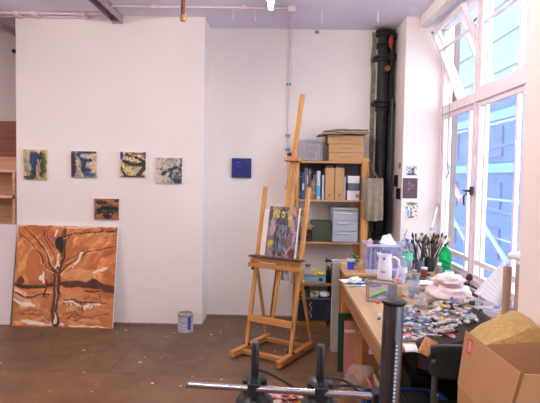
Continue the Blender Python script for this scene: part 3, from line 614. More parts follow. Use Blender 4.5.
for x, w, h, rgb, lab, band in bk: book(x, w, h, .19, rgb, lab, band=band, grp=None)
for i, (x, lab) in enumerate(((.484, 'left one of two kraft magazine files'), (.584, 'right one of two kraft magazine files'))):
    b = thing('magazine_file', lab+' on the second shelf', 'magazine file', (x, BF+.005, S[1]))
    MB().box(0, .096, 0, .003, 0, .33).box(0, .003, 0, .24, 0, .33).box(.093, .096, 0, .24, 0, .33).box(0, .096, .0, .24, 0, .004).build('file_body', KRAFT, b, bevel=.001)
    MB().lathe([(.006, -.002), (.010, -.002), (.010, .002), (.006, .002)], n=14).build('hole_ring', mat('dark ring', (50, 42, 40), .5), b, loc=(.048, -.001, .05), rot=(PI/2, 0, 0))
    for k in range(2):
        c = thing('binder', 'dark binder standing inside the kraft file, %s of the %s file' % (('left', 'right')[k], ('left', 'right')[i]), 'binder', (x+.012+.04*k, BF+.03, S[1]+.005))
        MB().box(0, .033, 0, .2, 0, .355).build('cover', mat('dark binder', (46, 44, 54), .5), c, bevel=.004)
        MB().lathe([(.004, -.002), (.009, -.002), (.009, .001), (.004, .001)], n=12).build('finger_ring', CHROME, c, loc=(.016, -.001, .325), rot=(PI/2, 0, 0))
book(.684, .015, .24, .19, (212, 210, 220), 'slim white folder right of the magazine files')
def lidbox(name, lab, cat, x0, x1, y0, d, z, h, m, lm=None, lh=.018, extra=0):
    b = thing(name, lab, cat, ((x0+x1)/2, y0, z)); w = (x1-x0)/2
    MB().box(-w+.003, w-.003, .003, d-.003, 0, h-.002).build('box_body', m, b, bevel=.002)
    MB().box(-w, w, 0, d, h-lh, h).build('lid', lm or m, b, bevel=.002); return b
lidbox('storage_box', 'white box with a small metal clasp, lowest of three beside the files', 'box', .712, .845, BF+.01, .2, S[1], .098, mat('off white card', (222, 216, 222), .6))
b = [o for o in bpy.data.objects if o.name.startswith('storage_box')][-1]
MB().box(.025, .055, -.004, .002, .03, .06).build('clasp', mat('dull clasp', (120, 112, 112), .4, .6), b)
lidbox('storage_box', 'blue grey box in the middle of the white box stack', 'box', .722, .84, BF+.012, .19, S[1]+.099, .075, mat('blue grey card', (96, 106, 124), .6))
lidbox('storage_box', 'bright white box on top of the grey box beside files', 'box', .716, .842, BF+.008, .19, S[1]+.176, .075, mat('white card', (238, 234, 240), .6))
# top of the bookcase
t = thing('plastic_crate', 'cloudy clear plastic box on top of the bookcase, left of the cartons', 'box', (.325, BF, S[0]))
MB().box(-.125, .125, 0, .004, .0, .215).box(-.125, -.121, 0, .24, 0, .215).box(.121, .125, 0, .24, 0, .215).box(-.125, .125, .236, .24, 0, .215).box(-.125, .125, 0, .24, 0, .004).build('box_shell', CLEARD, t)
MB().box(-.13, .13, -.004, .004, .205, .222).box(-.13, .13, .236, .244, .205, .222).box(-.13, -.121, 0, .24, .205, .222).box(.121, .13, 0, .24, .205, .222).build('rim', clear('grey rim', (190, 186, 190), .7), t)
o = thing('picture_mount', 'nested cream picture mounts standing inside the cloudy plastic box', 'frame', (.34, BF+.03, S[0]+.006))
fm = mat('cream mount', (226, 206, 196), .7)
for w, h, y in ((.085, .17, .0), (.055, .10, -.012)):
    MB().box(-w, -w+.018, y, y+.01, 0, h).box(w-.018, w, y, y+.01, 0, h).box(-w+.018, w-.018, y, y+.01, h-.018, h).box(-w+.018, w-.018, y, y+.01, 0, .018).build('mount', fm, o)
MB().box(-.08, .08, .012, .016, 0, .16).build('backing', mat('pinkish backing', (186, 160, 150), .8), o)
for i, (x0, x1, z, lab) in enumerate(((.515, .872, 0, 'bottom one of three kraft cartons'), (.512, .876, .09, 'middle one of three kraft cartons'), (.500, .862, .18, 'top one of three kraft cartons'))):
    b = lidbox('carton', lab+' stacked on the bookcase', 'carton', x0, x1, BF-.01, .26, S[0]+z, .088, KRAFT, lh=.086)
    q = MB(); random.seed(i+4)
    for k in range(9): a = -.06+k*.0135; q.box(a, a+.0105, -.0012, .0005, .040+.004*(k % 2), .052-.003*(k % 3))
    q.build('printed_marking', mat('faded print', (120, 92, 72), .7), b)
q = MB()
def sheet(q, x0, x1, y0, y1, z, th, sd):
    nu, nv = 16, 6
    for sgn in (0, 1):
        q.grid(lambda u, v: (x0+(x1-x0)*u+.012*mnoise.noise(Vector((v*5, sd, 1))), y0+(y1-y0)*v+.01*mnoise.noise(Vector((u*7, sd, 3))), z+th*sgn+.012*mnoise.noise(Vector((u*5+sd, v*2, sd)))-.02*(1-u)**6), nu, nv)
CRD = mat('grey brown flattened card', (140, 122, 104), .9, var=.18, scale=12, bump=.3)
CRD2 = mat('worn light card', (178, 160, 138), .9, var=.18, scale=12, bump=.3)
for (x0, x1, y0, z, sd, m, lab) in ((.40, .90, BF-.06, .285, 3, CRD, 'lowest sheet of flattened card on the kraft cartons'), (.45, .93, BF-.04, .305, 5, CRD2, 'middle sheet of flattened card on the kraft cartons'), (.46, .91, BF-.03, .325, 8, CRD, 'topmost sheet of flattened card on the kraft cartons')):
    q = MB(); q.grid(lambda u, v: (x0+(x1-x0)*u+.012*mnoise.noise(Vector((v*5, sd, 1))), y0+.27*v+.012*mnoise.noise(Vector((u*9, sd, 3))), S[0]+z+.010*mnoise.noise(Vector((u*4+sd, v*2, sd)))-.02*(1-u)**5), 20, 6)
    tag(q.build('flattened_cardboard', m, solid=.012), lab, 'cardboard')
# third shelf
lidbox('shoe_box', 'dark box with a pink outline on the third shelf', 'box', .255, .352, BF+.02, .2, S[2], .125, mat('black card', (34, 34, 46), .5))
b = [o for o in bpy.data.objects if o.name.startswith('shoe_box')][-1]; pk = mat('pink outline', (176, 60, 96), .5)
MB().box(-.035, .04, -.002, .002, .07, .074).box(-.035, .04, -.002, .002, .018, .022).box(.037, .04, -.002, .002, .022, .07).box(-.035, -.032, -.002, .002, .022, .07).build('pink_outline', pk, b)
lidbox('storage_box', 'dark green lidded box on the third shelf', 'box', .355, .562, BF+.03, .22, S[2], .215, mat('dark green card', (58, 70, 52), .6, var=.12), lh=.05)
for k, (dx, dz, rz, c, lab) in enumerate(((0, .0, .3, (168, 126, 92), 'brown folded packet on the dark pink-outlined box'), (.018, .026, .55, (190, 160, 130), 'light brown packet topmost on the pink-outlined box'))):
    tag(MB().box(-.05, .06, 0, .12, 0, .024).build('packet', mat('packet %d' % k, c, .8, var=.2), loc=(.30+dx, BF+.03, S[2]+.127+dz), rot=(0, 0, 0), bevel=.004), lab, 'packet')
t = thing('drawer_unit', 'clear plastic three-drawer unit on the third shelf', 'drawers', (.70, BF-.01, S[2]))
w, h = .133, .345
MB().box(-w, w, 0.012, .27, 0, .006).box(-w, w, .012, .27, h-.012, h).box(-w, -w+.006, .012, .27, .006, h-.012).box(w-.006, w, .012, .27, .006, h-.012).box(-w+.006, w-.006, .264, .27, .006, h-.012).build('frame', clear('milky plastic', (224, 226, 238), .4, .3), t, bevel=.002)
for z0, z1 in ((.01, .115), (.12, .225), (.23, .325)):
    d = MB(); d.box(-w+.008, w-.008, 0, .006, z0, z1).box(-w+.01, w-.01, .006, .25, z0, z0+.004).box(-w+.01, -w+.014, .006, .25, z0+.004, z1-.02).box(w-.014, w-.01, .006, .25, z0+.004, z1-.02)
    d = d.build('drawer', clear('drawer plastic', (214, 218, 232), .5, .25), t)
    MB().box(-.08, .08, -.012, .0, z1-.028, z1-.016).build('handle', clear('drawer handle', (230, 232, 240), .7), d, bevel=.003)
    MB().box(-w+.008, w-.008, -.003, .001, z1-.006, z1).build('drawer_lip', bpy.data.materials['drawer handle'], d)
random.seed(12)
cont = [(230, 226, 230), (110, 120, 150), (196, 186, 180), (70, 80, 100), (214, 200, 190)]
for k, (z0, nm) in enumerate(((.015, 'bottom'), (.125, 'middle'), (.235, 'top'))):
    for j in range(3):
        x = -.08+.08*j; c = cont[(k*2+j) % 5]
        tag(MB().blob((0, 0, .028), (.036, .05, .022), 3, .12, 2, k*3+j).build('folded_cloth', mat('bundle %d' % ((k*2+j) % 5), c, .8), smooth=True, loc=(.70+x, BF+.09, S[2]+z0+.003)), '%s bundle in the %s drawer of the clear plastic unit' % (('left', 'middle', 'right')[j], nm), 'cloth bundle')
for k, (c, dx, lab) in enumerate((((216, 206, 186), .0, 'cream paper folder lying on the plastic drawer unit'), ((130, 128, 130), -.02, 'grey folder topmost on the plastic drawer unit'))):
    tag(MB().box(-.12, .14, 0, .22, 0, .008).build('folder', mat('folder %d' % k, c, .7), loc=(.69+dx, BF-.0, S[2]+.347+k*.010), rot=(0, 0, .04*k)), lab, 'folder')
# fourth shelf
def jar(name, lab, cat, loc, r, h, body, capm=None, caph=.012, neck=None, n=18, fill=None, fillh=.4, shoulder=.15):
    t = thing(name, lab, cat, loc)
    nr = neck or r*.92
    pr = [(0, 0), (r*.94, 0), (r, .004), (r, h*(1-shoulder)), (nr, h*(1-.03) if neck is None else h*.86), (nr, h)]
    MB().lathe(pr+[(nr-.002, h), (nr-.002, h*.9)], n=n).build('glass_body', body, t, smooth=True)
    o = t
    if capm: MB().lathe([(0, h+caph), (nr+.001, h+caph), (nr+.003, h+caph-.002), (nr+.003, h-.004), (nr, h-.004)], n=n).build('cap', capm, t, smooth=True)
    if fill: MB().lathe([(0, .004), (r*.9, .004), (r*.93, .008), (r*.93, h*fillh), (0, h*fillh)], n=n).build('contents', fill, t, smooth=True)
    return t
YS = BF+.10
def sh(px, d=0): return at(px, 270, YS+d).x
jar('glass_jar', 'clear glass jar on the fourth shelf left of the yellow tape', 'jar', (sh(308), YS+.06, S[3]), .032, .16, GJAR, mat('metal lid', (150, 140, 130), .4, .6))
t = thing('tin_box', 'light blue tin box with a dark mark on the fourth shelf', 'box', (sh(315.5, -.06), BF+.02, S[3]))
LBL = mat('light blue tin', (150, 184, 204), .45, var=.1, scale=20)
MB().box(-.105, .105, 0, .09, 0, .072).build('box_body', LBL, t, bevel=.004); MB().box(-.107, .107, -.002, .092, .066, .078).build('lid', mat('teal tin lid', (104, 150, 168), .4), t, bevel=.003)
MB().blob((.06, -.001, .036), (.022, .002, .02), 2, .35, 5).build('painted_mark', mat('navy mark', (30, 44, 90), .5), t)
q = MB(); q.tube([(.026*math.cos(a), .012, .03+.026*math.sin(a)) for a in np.linspace(0, 2*PI, 20)], .011, 8); YEL = mat('yellow tape', (232, 206, 40), .45)
tag(q.build('tape_roll', YEL, loc=(sh(315), BF+.03, S[3]+.083), smooth=True), 'yellow tape roll standing on the blue tin box', 'tape')
tag(MB().blob((0, 0, .018), (.03, .02, .018), 2, .3, 3).build('sponge', YEL, loc=(sh(320.5), BF+.05, S[3]+.079), smooth=True), 'yellow sponge beside the tape roll on the blue tin', 'sponge')
jar('small_bottle', 'little white bottle with yellow cap at the left end of the fourth shelf', 'bottle', (sh(303), BF+.03, S[3]), .016, .04, WPL, YEL, .016)
DG = clear('dark green bottle', (30, 40, 40), .8, .1, (60, 90, 70))
for px, h, d, lab in ((328, .16, .05, 'dark glass bottle on the fourth shelf, left of two'), (331.5, .19, .02, 'taller dark bottle at the right end of the fourth shelf')):
    jar('dark_bottle', lab, 'bottle', (sh(px), BF+d+.02, S[3]), .024, h, DG, BLK, neck=.011)
jar('small_bottle', 'red capped clear bottle by the dark bottles on the fourth shelf', 'bottle', (sh(334), BF+.12, S[3]), .02, .11, mat('dark red glass', (96, 40, 50), .3), BLK, neck=.01)
q = thing('paint_brush', 'wooden brush leaning upright behind the dark bottles on the fourth shelf', 'paint brush', (sh(326.5), BF+.16, S[3]))
MB().tube([(0, 0, 0), (.004, 0, .13), (.006, 0, .2)], [.004, .007, .006], 8).build('handle', PINE, q); MB().blob((.007, 0, .225), (.011, .008, .03), 2, .1).build('bristles', KRAFTD, q)
# ghosted stencil shapes on the wall behind
# bottom shelf: bin with things in it
t = thing('plastic_bin', 'large dark clear plastic bin under the fourth shelf', 'bin', (.41, BF-.02, .06))
DB = clear('smoky plastic', (70, 76, 92), .55, .25, (150, 156, 170)); w, h = .183, .235
MB().box(-w, w, 0, .006, 0, h).box(-w, w, .30-.006, .30-.0, 0, h).box(-w, -w+.006, .006, .294, 0, h).box(w-.006, w, .006, .294, 0, h).box(-w, w, 0, .3, -.004, 0).build('bin_body', DB, t, bevel=.002)
MB().box(-w-.01, w+.01, -.012, 0, h-.012, h+.006).box(-w-.01, w+.01, .3, .31, h-.012, h+.006).box(-w-.01, -w, 0, .3, h-.012, h+.006).box(w, w+.01, 0, .3, h-.012, h+.006).build('rim', clear('smoky rim', (110, 118, 140), .75), t)
random.seed(5)
for k in range(10):
    x, y = -.15+.075*(k % 5), .07+.14*(k//5); c = [(40, 42, 54), (60, 66, 84), (32, 34, 44), (88, 90, 104), (50, 46, 54)][k % 5]
    nm = ('front', 'back')[k//5]+' row, '+('far left', 'left', 'middle', 'right', 'far right')[k % 5]
    tag(MB().blob((0, 0, .085), (.036, .06, .08), 2, .18, 3, k).build('cloth_bundle', mat('dark bundle %d' % (k % 5), c, .8), loc=(.41+x, BF-.02+y, .062)), 'dark bundle in the smoky plastic bin, '+nm, 'cloth bundle')
q = MB(); q.tube([(.41-.05+.012*math.sin(k*.9), BF-.03, .09+k*.011) for k in range(16)], .0022, 5); tag(q.build('string', mat('white cord', (200, 200, 214), .6)), 'thin pale cord draped down the front of the smoky plastic bin', 'cord')
t = tag(MB().box(-.17, .14, 0, .28, 0, .05).build('yellow_tray', mat('dull yellow tray', (140, 112, 30), .6), loc=(.39, BF-.015, 0), bevel=.006), 'dull yellow tray on floor under the plastic bin', 'tray')
q = MB(); q.tube([(.035*math.cos(a), .03*math.sin(a), .014+.004*math.sin(3*a)) for a in np.linspace(0, 2*PI, 22)], .013, 8); q.tube([(.036*math.cos(a), .03*math.sin(a), .038+.004*math.sin(2*a)) for a in np.linspace(0, 2*PI, 22)], .012, 8)
tag(q.build('rope_coil', mat('cream rope', (200, 184, 150), .8, var=.2, scale=50, bump=.5), loc=(sh(314.5), BF+.05, .298), rot=(.6, 0, 0), smooth=True), 'cream coil of rope on top of the smoky plastic bin', 'rope')
q = MB().blob((0, 0, .03), (.055, .05, .03), 3, .3, 3, 2); tag(q.build('white_cloth', PAPER, loc=(sh(324), BF+.07, .245+.045), smooth=True), 'crumpled white cloth on the smoky bin, right of the rope coil', 'cloth')
tag(MB().blob((0, 0, .014), (.018, .02, .014), 2, .2).build('green_sponge', mat('bright green', (70, 220, 60), .5), loc=(sh(302.5), BF+.02, .303)), 'small bright green sponge at the left rim of the smoky bin', 'sponge')
for px, c, lab in ((305, (96, 130, 190), 'small blue pot in the shade under the fourth shelf'), (308, (100, 106, 116), 'small grey pot beside the blue pot under the fourth shelf'), (331, (70, 60, 60), 'small brown pot at the right under the fourth shelf')):
    jar('small_pot', lab, 'pot', (sh(px), BF+.16, .26), .026, .10, mat('pot %d' % px, c, .5), BLK)

# tote bag hanging from the bookcase post
t = thing('tote_bag', 'grey canvas tote bag hanging from the right post of the bookcase', 'bag', (.955, 5.235, 1.685))
TB = mat('grey canvas', (136, 122, 106), .9, var=.14, scale=22, bump=.3, bscale=150)
def tb(u, v):
    w = .105-.008*v; x = (u-.5)*2*w + .02*v; z = -.13-.42*v - .015*math.sin(u*PI)*v
    return (x, -.02-.028*math.sin(u*PI)*(.25+v*.9)+.010*math.sin(u*17+v*2)*(.4+v), z)
q = MB(); q.grid(tb, 26, 16); q.grid(lambda u, v: (tb(u, v)[0], .03-.2*(tb(u, v)[1]+.02), tb(u, v)[2]), 26, 16); q.add([], [])
n = 27*17; q.f += [[j*27, (j+1)*27, n+(j+1)*27, n+j*27] for j in range(16)]+[[j*27+26, (j+1)*27+26, n+(j+1)*27+26, n+j*27+26] for j in range(16)]+[[16*27+i, 16*27+i+1, n+16*27+i+1, n+16*27+i] for i in range(26)]; q.m = [0]*len(q.f)
q.build('bag_body', TB, t, smooth=True)
q = MB()
for s, yy in ((-1, -.028), (1, .02)): q.tube([(-.055, yy, -.15), (-.048, yy, -.06), (-.035, .0+yy*.5, .03), (-.01, yy*.5, -.02), (.05, yy, -.13), (.055, yy, -.16)], [.009]*6, 8, flat=.3)
q.build('strap', TB, t)
MB().cyl((-.035, -.025, .028), (-.035, .08, .028), .006, n=8).build('hook', CHROME, t)

# ================================================================ WORK TABLE
TZ = .72; TX0, TX1, TY0, TY1 = .525, 1.52, 2.52, 4.18
TOP = wood('worn table top', (184, 152, 118), .5, 'y', .15)
t = thing('work_table', 'long wooden work table under the window covered in art materials', 'table', (TX0, TY0, 0))
MB().box(0, TX1-TX0, 0+.1, TY1-TY0, TZ-.03, TZ).box(0, XP-TX0-.01, 0, .1, TZ-.03, TZ).build('table_top', TOP, t, bevel=.003)
APR = wood('apron wood', (158, 110, 68), .6, 'y')
MB().box(.02, .045, .03, TY1-TY0-.04, TZ-.15, TZ-.03).build('apron', APR, t, bevel=.002)
MB().box(.045, .66, TY1-TY0-.065, TY1-TY0-.04, TZ-.14, TZ-.03).build('apron', APR, t, bevel=.002)
LEG = wood('orange pine leg', (190, 116, 56))
for x, y in ((.005, 1.60), (.06, .10), (.62, .10), (.62, 1.60)): MB().box(x, x+.055, y-.03, y+.025, 0, TZ-.03).build('leg', LEG, t, bevel=.003)

def tb(px, py, z=TZ): p = atz(px, py, z); return (p.x, p.y, z)     # a spot on the table top
# second, slightly higher table behind
ZB = .76
t = thing('side_table', 'plain wooden side table behind the work table, near the corner', 'table', (.56, 4.20, 0))
MB().box(0, .94, 0, .78, ZB-.022, ZB).build('table_top', wood('pale pine top', (196, 150, 100), axis='x'), t, bevel=.003)
MB().box(.01, .93, .01, .03, ZB-.10, ZB-.022).box(.01, .03, .03, .75, ZB-.10, ZB-.022).box(.91, .93, .03, .75, ZB-.10, ZB-.022).build('apron', wood('old box side', (160, 114, 68), axis='x'), t, bevel=.002)
for x in (.03, .88):
    for y in (.04, .70): MB().box(x, x+.05, y, y+.05, 0, ZB-.022).build('leg', wood('old leg', (180, 128, 74)), t, bevel=.003)
b = thing('blue_pot', 'bright blue plastic pot on the side table left of the clear crates', 'pot', (.640, 4.42, ZB))
MB().lathe([(0, 0), (.028, 0), (.034, .080), (.032, .080), (.026, .004), (0, .004)], n=22).build('pot_body', mat('bright blue plastic', (40, 78, 206), .35, var=.05), b, smooth=True)
MB().lathe([(.034, .072), (.038, .073), (.038, .088), (.033, .089), (.032, .078)], n=22).build('rim', mat('pale rim', (206, 214, 236), .4), b, smooth=True)
p = Vector((.70, 4.62, ZB)); q = MB()
for k in range(22): a = k*2.4; q.blob((.014*math.cos(a)*k**.5*.6, .012*math.sin(a)*k**.5*.6, .02+.02*(k % 5)), (.016, .013, .010), 1, .2, seed=k)
tag(q.build('plant_sprig', mat('leaf green', (60, 120, 60), .6, var=.3), loc=p), 'small green sprig behind the blue pot', 'plant')
t = thing('leaning_panel', 'narrow off white panel standing edge-on beside the table back corner', 'panel', (.497, 4.50, 0))
MB().box(0, .060, .02, .10, 0, .80).build('panel_board', mat('grubby white panel', (196, 190, 178), .7, var=.15, scale=5, stretch=(3, 3, .4)), t, bevel=.004)
MB().box(-.002, .062, 0, .02, 0, .80).build('edge_strip', mat('grey edge strip', (170, 164, 156), .7, var=.15, scale=9), t, bevel=.003)
o = thing('marker_pen', 'black capped marker lying on top of the narrow white panel', 'pen', (.43, 4.55, .812), 0)
MB().cyl((0, 0, 0), (.055, 0, 0), .012, n=14).build('cap', BLK, o, smooth=True); MB().cyl((.055, 0, 0), (.13, .02, 0), .011, n=14).build('barrel', mat('light blue barrel', (176, 200, 226), .4), o, smooth=True)
tag(MB().box(-.02, .10, -.03, .05, 0, .022).build('eraser_block', mat('cream block', (216, 196, 160), .6), loc=(.60, 4.60, ZB), bevel=.004), 'cream block beside the black marker on the white panel', 'block')
# papers etc on the back left of the top
def paper(name, lab, loc, w, d, m, rz=0, curl=.01, sd=1, cat='paper', th=.0015):
    q = MB(); q.grid(lambda u, v: ((u-.5)*w, (v-.5)*d, .004+curl*(abs(mnoise.noise(Vector((u*2.2+sd, v*2.2, sd*1.7)))))), 10, 10)
    return tag(q.build(name, m, loc=loc, rot=(0, 0, rz), solid=th, smooth=True), lab, cat)
paper('paper_sheet', 'white printed sheet overhanging the back left table corner', (.60, 4.09, TZ), .17, .15, PAPER, .2, .012, 2)
q = MB().blob((0, 0, .022), (.05, .055, .022), 3, .35, 2.6, 4); tag(q.build('crumpled_tissue', mat('pale blue tissue', (214, 234, 240), .8), loc=tb(355, 283), smooth=False), 'crumpled pale tissue near the left table edge', 'tissue')
tag(MB().blob((0, 0, .01), (.03, .025, .010), 2, .2, 3, 7).build('paint_lid', mat('mid blue', (50, 84, 190), .4), loc=(.665, 4.10, TZ+.01), smooth=True), 'blue blob of paint lid between paper and clear crate', 'lid')  # blue paint lid, shaped as a flattened lump
random.seed(3)
for k, (px, py, l, rz, c, lab) in enumerate(((361, 281, .13, .4, (90, 140, 70), 'green marker pen lying behind the pale tissue'), (366, 280.5, .15, .25, (60, 66, 90), 'dark pen lying beside the green marker'), (370, 282.5, .12, .6, (150, 160, 180), 'grey pen lying in front of the clear crate'),
      (374, 284.5, .15, .1, (84, 96, 110), 'slate pencil pointing at the white jug'), (357, 287, .14, .35, (150, 170, 196), 'pale blue tube pen in front of the tissue'), (364, 285, .12, -.1, (40, 70, 150), 'navy pen between tissue and small glass case'))):
    x, y, z = tb(px, py); o = thing('pen', lab, 'pen', (x, y, TZ+.008), rz)
    MB().cyl((-l/2, 0, 0), (l*.25, 0, 0), .007, n=10).build('barrel', mat('pen %d' % k, c, .4), o, smooth=True); MB().cyl((l*.25, 0, 0), (l/2, 0, 0), .008, n=10).build('cap', BLK if k % 2 else WPL, o, smooth=True)
# clear lilac crate with contents, behind the jug
LIL = clear('lilac clear plastic', (226, 224, 246), .09, .15, (242, 242, 255))
def crate(lab, x, y, w, d, h, rz=0, m=LIL):
    t = thing('clear_crate', lab, 'crate', (x, y, ZB), rz)
    q = MB(); th = .004
    q.box(-w, w, -d, d, 0, th).box(-w, w, -d, -d+th, th, h).box(-w, w, d-th, d, th, h).box(-w, -w+th, -d+th, d-th, th, h).box(w-th, w, -d+th, d-th, th, h); q.build('crate_body', m, t)
    q = MB(); q.box(-w-.008, w+.008, -d-.008, -d, h-.018, h+.004).box(-w-.008, w+.008, d, d+.008, h-.018, h+.004).box(-w-.008, -w, -d, d, h-.018, h+.004).box(w, w+.008, -d, d, h-.018, h+.004); q.build('rim', clear('lilac rim', (214, 212, 242), .72), t, bevel=.002)
    q = MB(); n = int(w*2/.022)
    for k in range(n): a = -w+.011+k*2*w/n; q.box(a, a+.006, -d-.003, -d, .02, h-.02)
    q.build('ribs', clear('lilac ribs', (226, 224, 248), .25), t)
    return t
crate('lilac clear crate full of brushes and paper behind the white jug', .885, 4.42, .125, .12, .235)
crate('pale clear crate at the back of the table right of the lilac one', 1.13, 4.60, .10, .11, .21, m=CLEAR)
random.seed(9)
for k in range(12):
    x = .785+.017*k+random.uniform(-.004, .004); y = 4.36+.02*(k % 5); a = random.uniform(-.25, .3)
    c = [(60, 76, 130), (200, 206, 230), (40, 46, 66), (96, 60, 50), (150, 170, 210)][k % 5]
    o = thing('crate_tool', 'tool handle standing in the lilac clear crate', 'tool', (x, y, ZB+.006), 0, 'tools in the lilac crate', rot=(.1*(k % 3-1), a*.25, 0))
    MB().cyl((0, 0, 0), (0, 0, .15+.01*(k % 4)), .006, n=8).build('shaft', mat('tool %d' % (k % 5), c, .5), o, smooth=True)
q = MB(); p = at(371, 246, 3.93)
o = thing('wide_brush', 'wide brown and white brush sticking up out of the lilac crate', 'brush', (.845, 4.45, ZB+.007), rot=(0, .06, 0))
MB().cyl((0, 0, 0), (0, 0, .17), .010, n=10).build('handle', PINE, o); MB().box(-.02, .02, -.008, .008, .17, .205).build('ferrule', CHROME, o); MB().blob((0, 0, .225), (.024, .012, .03), 2, .15, 4).build('bristles', mat('brown bristle', (90, 62, 50), .9, var=.4, scale=60), o)
tag(MB().blob((0, 0, .03), (.022, .02, .04), 2, .2, 3, 2).build('beige_rag', mat('beige rag', (210, 186, 178), .9), loc=(.800, 4.43, ZB+.205)), 'beige rag bulging from the left of the lilac crate', 'rag')
q = MB(); q.add([(0, 0, 0), (.16, -.02, -.03), (.19, .02, -.07), (.03, .05, -.07), (.02, .0, .06), (.09, .02, .075), (.13, .03, .01)], [(0, 1, 6, 4), (4, 6, 5), (1, 2, 6), (0, 3, 2, 1)])
tag(q.build('folded_paper', PAPER, loc=(.875, 4.36, ZB+.245), solid=.002), 'white folded paper sticking up from the lilac crate', 'paper')
# white jug with handle
x, y, z = tb(383, 283.5); jx = 3.62; p = at(381.5, 281, jx)
t = thing('white_jug', 'tall milky white plastic jug with a handle on the table', 'jug', (.868, 4.10, TZ), -.15)
MJ = clear('milky jug plastic', (238, 232, 244), .82, .3)
MB().lathe([(0, 0), (.056, 0), (.06, .006), (.056, .12), (.05, .19), (.048, .215), (.052, .225), (.049, .225), (.045, .213), (.047, .18), (.052, .12), (.055, .01), (0, .008)], n=28, sy=.8).build('jug_body', MJ, t, smooth=True)
MB().tube([(.045, -.005, .20), (.075, -.005, .205), (.105, -.005, .18), (.112, -.005, .13), (.105, -.005, .07), (.085, -.005, .02), (.055, -.005, .015)], [.012, .013, .015, .017, .017, .015, .013], 12, flat=.7).build('handle', MJ, t, smooth=True)
MB().prism([(-.05, .19), (-.07, .235), (-.03, .235), (-.035, .2)], -.02, .02, 'y').build('spout', MJ, t, bevel=.006)
MB().lathe([(0, -.003), (.009, -.002), (.010, .004), (0, .006)], n=14).build('blue_dot', mat('royal blue dot', (44, 60, 190), .4), t, loc=(-.012, -.0395, .195), rot=(PI/2, 0, 0))
MB().box(-.035, .002, -.048, -.042, .085, .094).build('red_mark', mat('dull red mark', (150, 60, 70), .5), t)
# bottles
BLW = clear('clear blueish bottle', (222, 234, 250), .10, .06, (236, 246, 255))
def bottle(lab, x, y, r, h, capm, labm=None, body=BLW, capr=.014, cat='bottle', name='plastic_bottle', fill=None, z=TZ):
    t = thing(name, lab, cat, (x, y, z))
    MB().lathe([(0, .004), (r*.7, 0), (r, .01), (r, h*.30), (r*.955, h*.33), (r, h*.36), (r, h*.62), (r*.8, h*.75), (r*.45, h*.86), (capr*.85, h*.9), (capr*.85, h*.97)], n=24).build('bottle_body', body, t, smooth=True)
    MB().lathe([(capr, h*.935), (capr*1.05, h*.94), (capr*1.05, h*.995), (capr*.9, h), (0, h)], n=18).build('cap', capm, t, smooth=True)
    if labm: q = MB(); q.lathe([(r*1.006, h*.40), (r*1.006, h*.61)], n=24); q.f = q.f[:-2]; q.m = q.m[:len(q.f)]; q.build('label', labm, t, smooth=True)
    if fill: MB().lathe([(0, .006), (r*.9, .006), (r*.96, .014), (r*.96, h*.28), (0, h*.28)], n=20).build('contents', fill, t, smooth=True)
    return t
GRL = mat('green bottle label', (64, 180, 90), .45, var=.35, scale=25, rgb2=(120, 210, 190))
t = bottle('large water bottle with blue cap and green label on the side table', 1.098, 4.32, .050, .285, mat('blue cap', (40, 90, 215), .35), GRL, z=ZB)
bottle('clear bottle with faded cap between white jug and blue capped bottle', 1.005, 4.08, .036, .215, mat('beige cap', (200, 180, 176), .4), mat('faded label', (224, 224, 240), .5))
x, y, z = tb(409, 300); bottle('clear flat bottle with beige cap at the middle of the table', .965, 3.58, .038, .195, mat('tan cap', (190, 164, 150), .5), mat('clear grey label', (196, 200, 214), .5), fill=clear('pale fluid', (190, 190, 200), .5))
GB = clear('green bottle plastic', (20, 190, 120), .3, .08, (90, 235, 165))
q = at(453.5, 268, 4.08); bottle('green plastic bottle standing beside the window', 1.445, 4.40, .052, .24, mat('dark green cap', (30, 84, 70), .4), None, GB, z=ZB)
x, y, z = tb(434, 291); jar('white_cap_bottle', 'grey bottle with white cap in front of the brush pots', 'bottle', (1.30, 4.10, TZ), .029, .150, clear('grey bottle', (150, 142, 140), .7), WPL, .016, neck=.014)
jar('glass_jar', 'clear jar with pale label right of the white capped bottle', 'jar', (1.375, 4.08, TZ), .038, .105, mat('pale jar', (186, 196, 206), .3), None)
jar('white_pot', 'white pot with white lid in front of the capped bottle', 'pot', (1.23, 3.98, TZ), .028, .055, WPL, WPL, .01)
x, y, z = tb(419.5, 308); jar('glass_jar', 'empty clear glass tumbler near the paint tubes', 'jar', (x, y, TZ), .036, .085, GJAR, None, fill=clear('murky water', (150, 150, 170), .5), fillh=.35)
x, y, z = tb(391.5, 297); jar('glass_jar', 'blue jar with a pink lid right of the small glass case', 'jar', (x, y, TZ), .027, .085, mat('teal blue jar', (90, 150, 200), .35), mat('pink lid', (212, 110, 150), .4), .012)
x, y, z = tb(398, 298); jar('glass_jar', 'yellowish jar beside the pink lidded jar', 'jar', (x+.01, y+.02, TZ), .022, .07, clear('yellow jar', (214, 200, 150), .6), None)
x, y, z = tb(399, 292); jar('clear_cup', 'pink rimmed clear cup behind the yellowish jar', 'cup', (x, y+.05, TZ), .03, .09, CLEAR, mat('pink rim', (226, 140, 170), .4), .005)
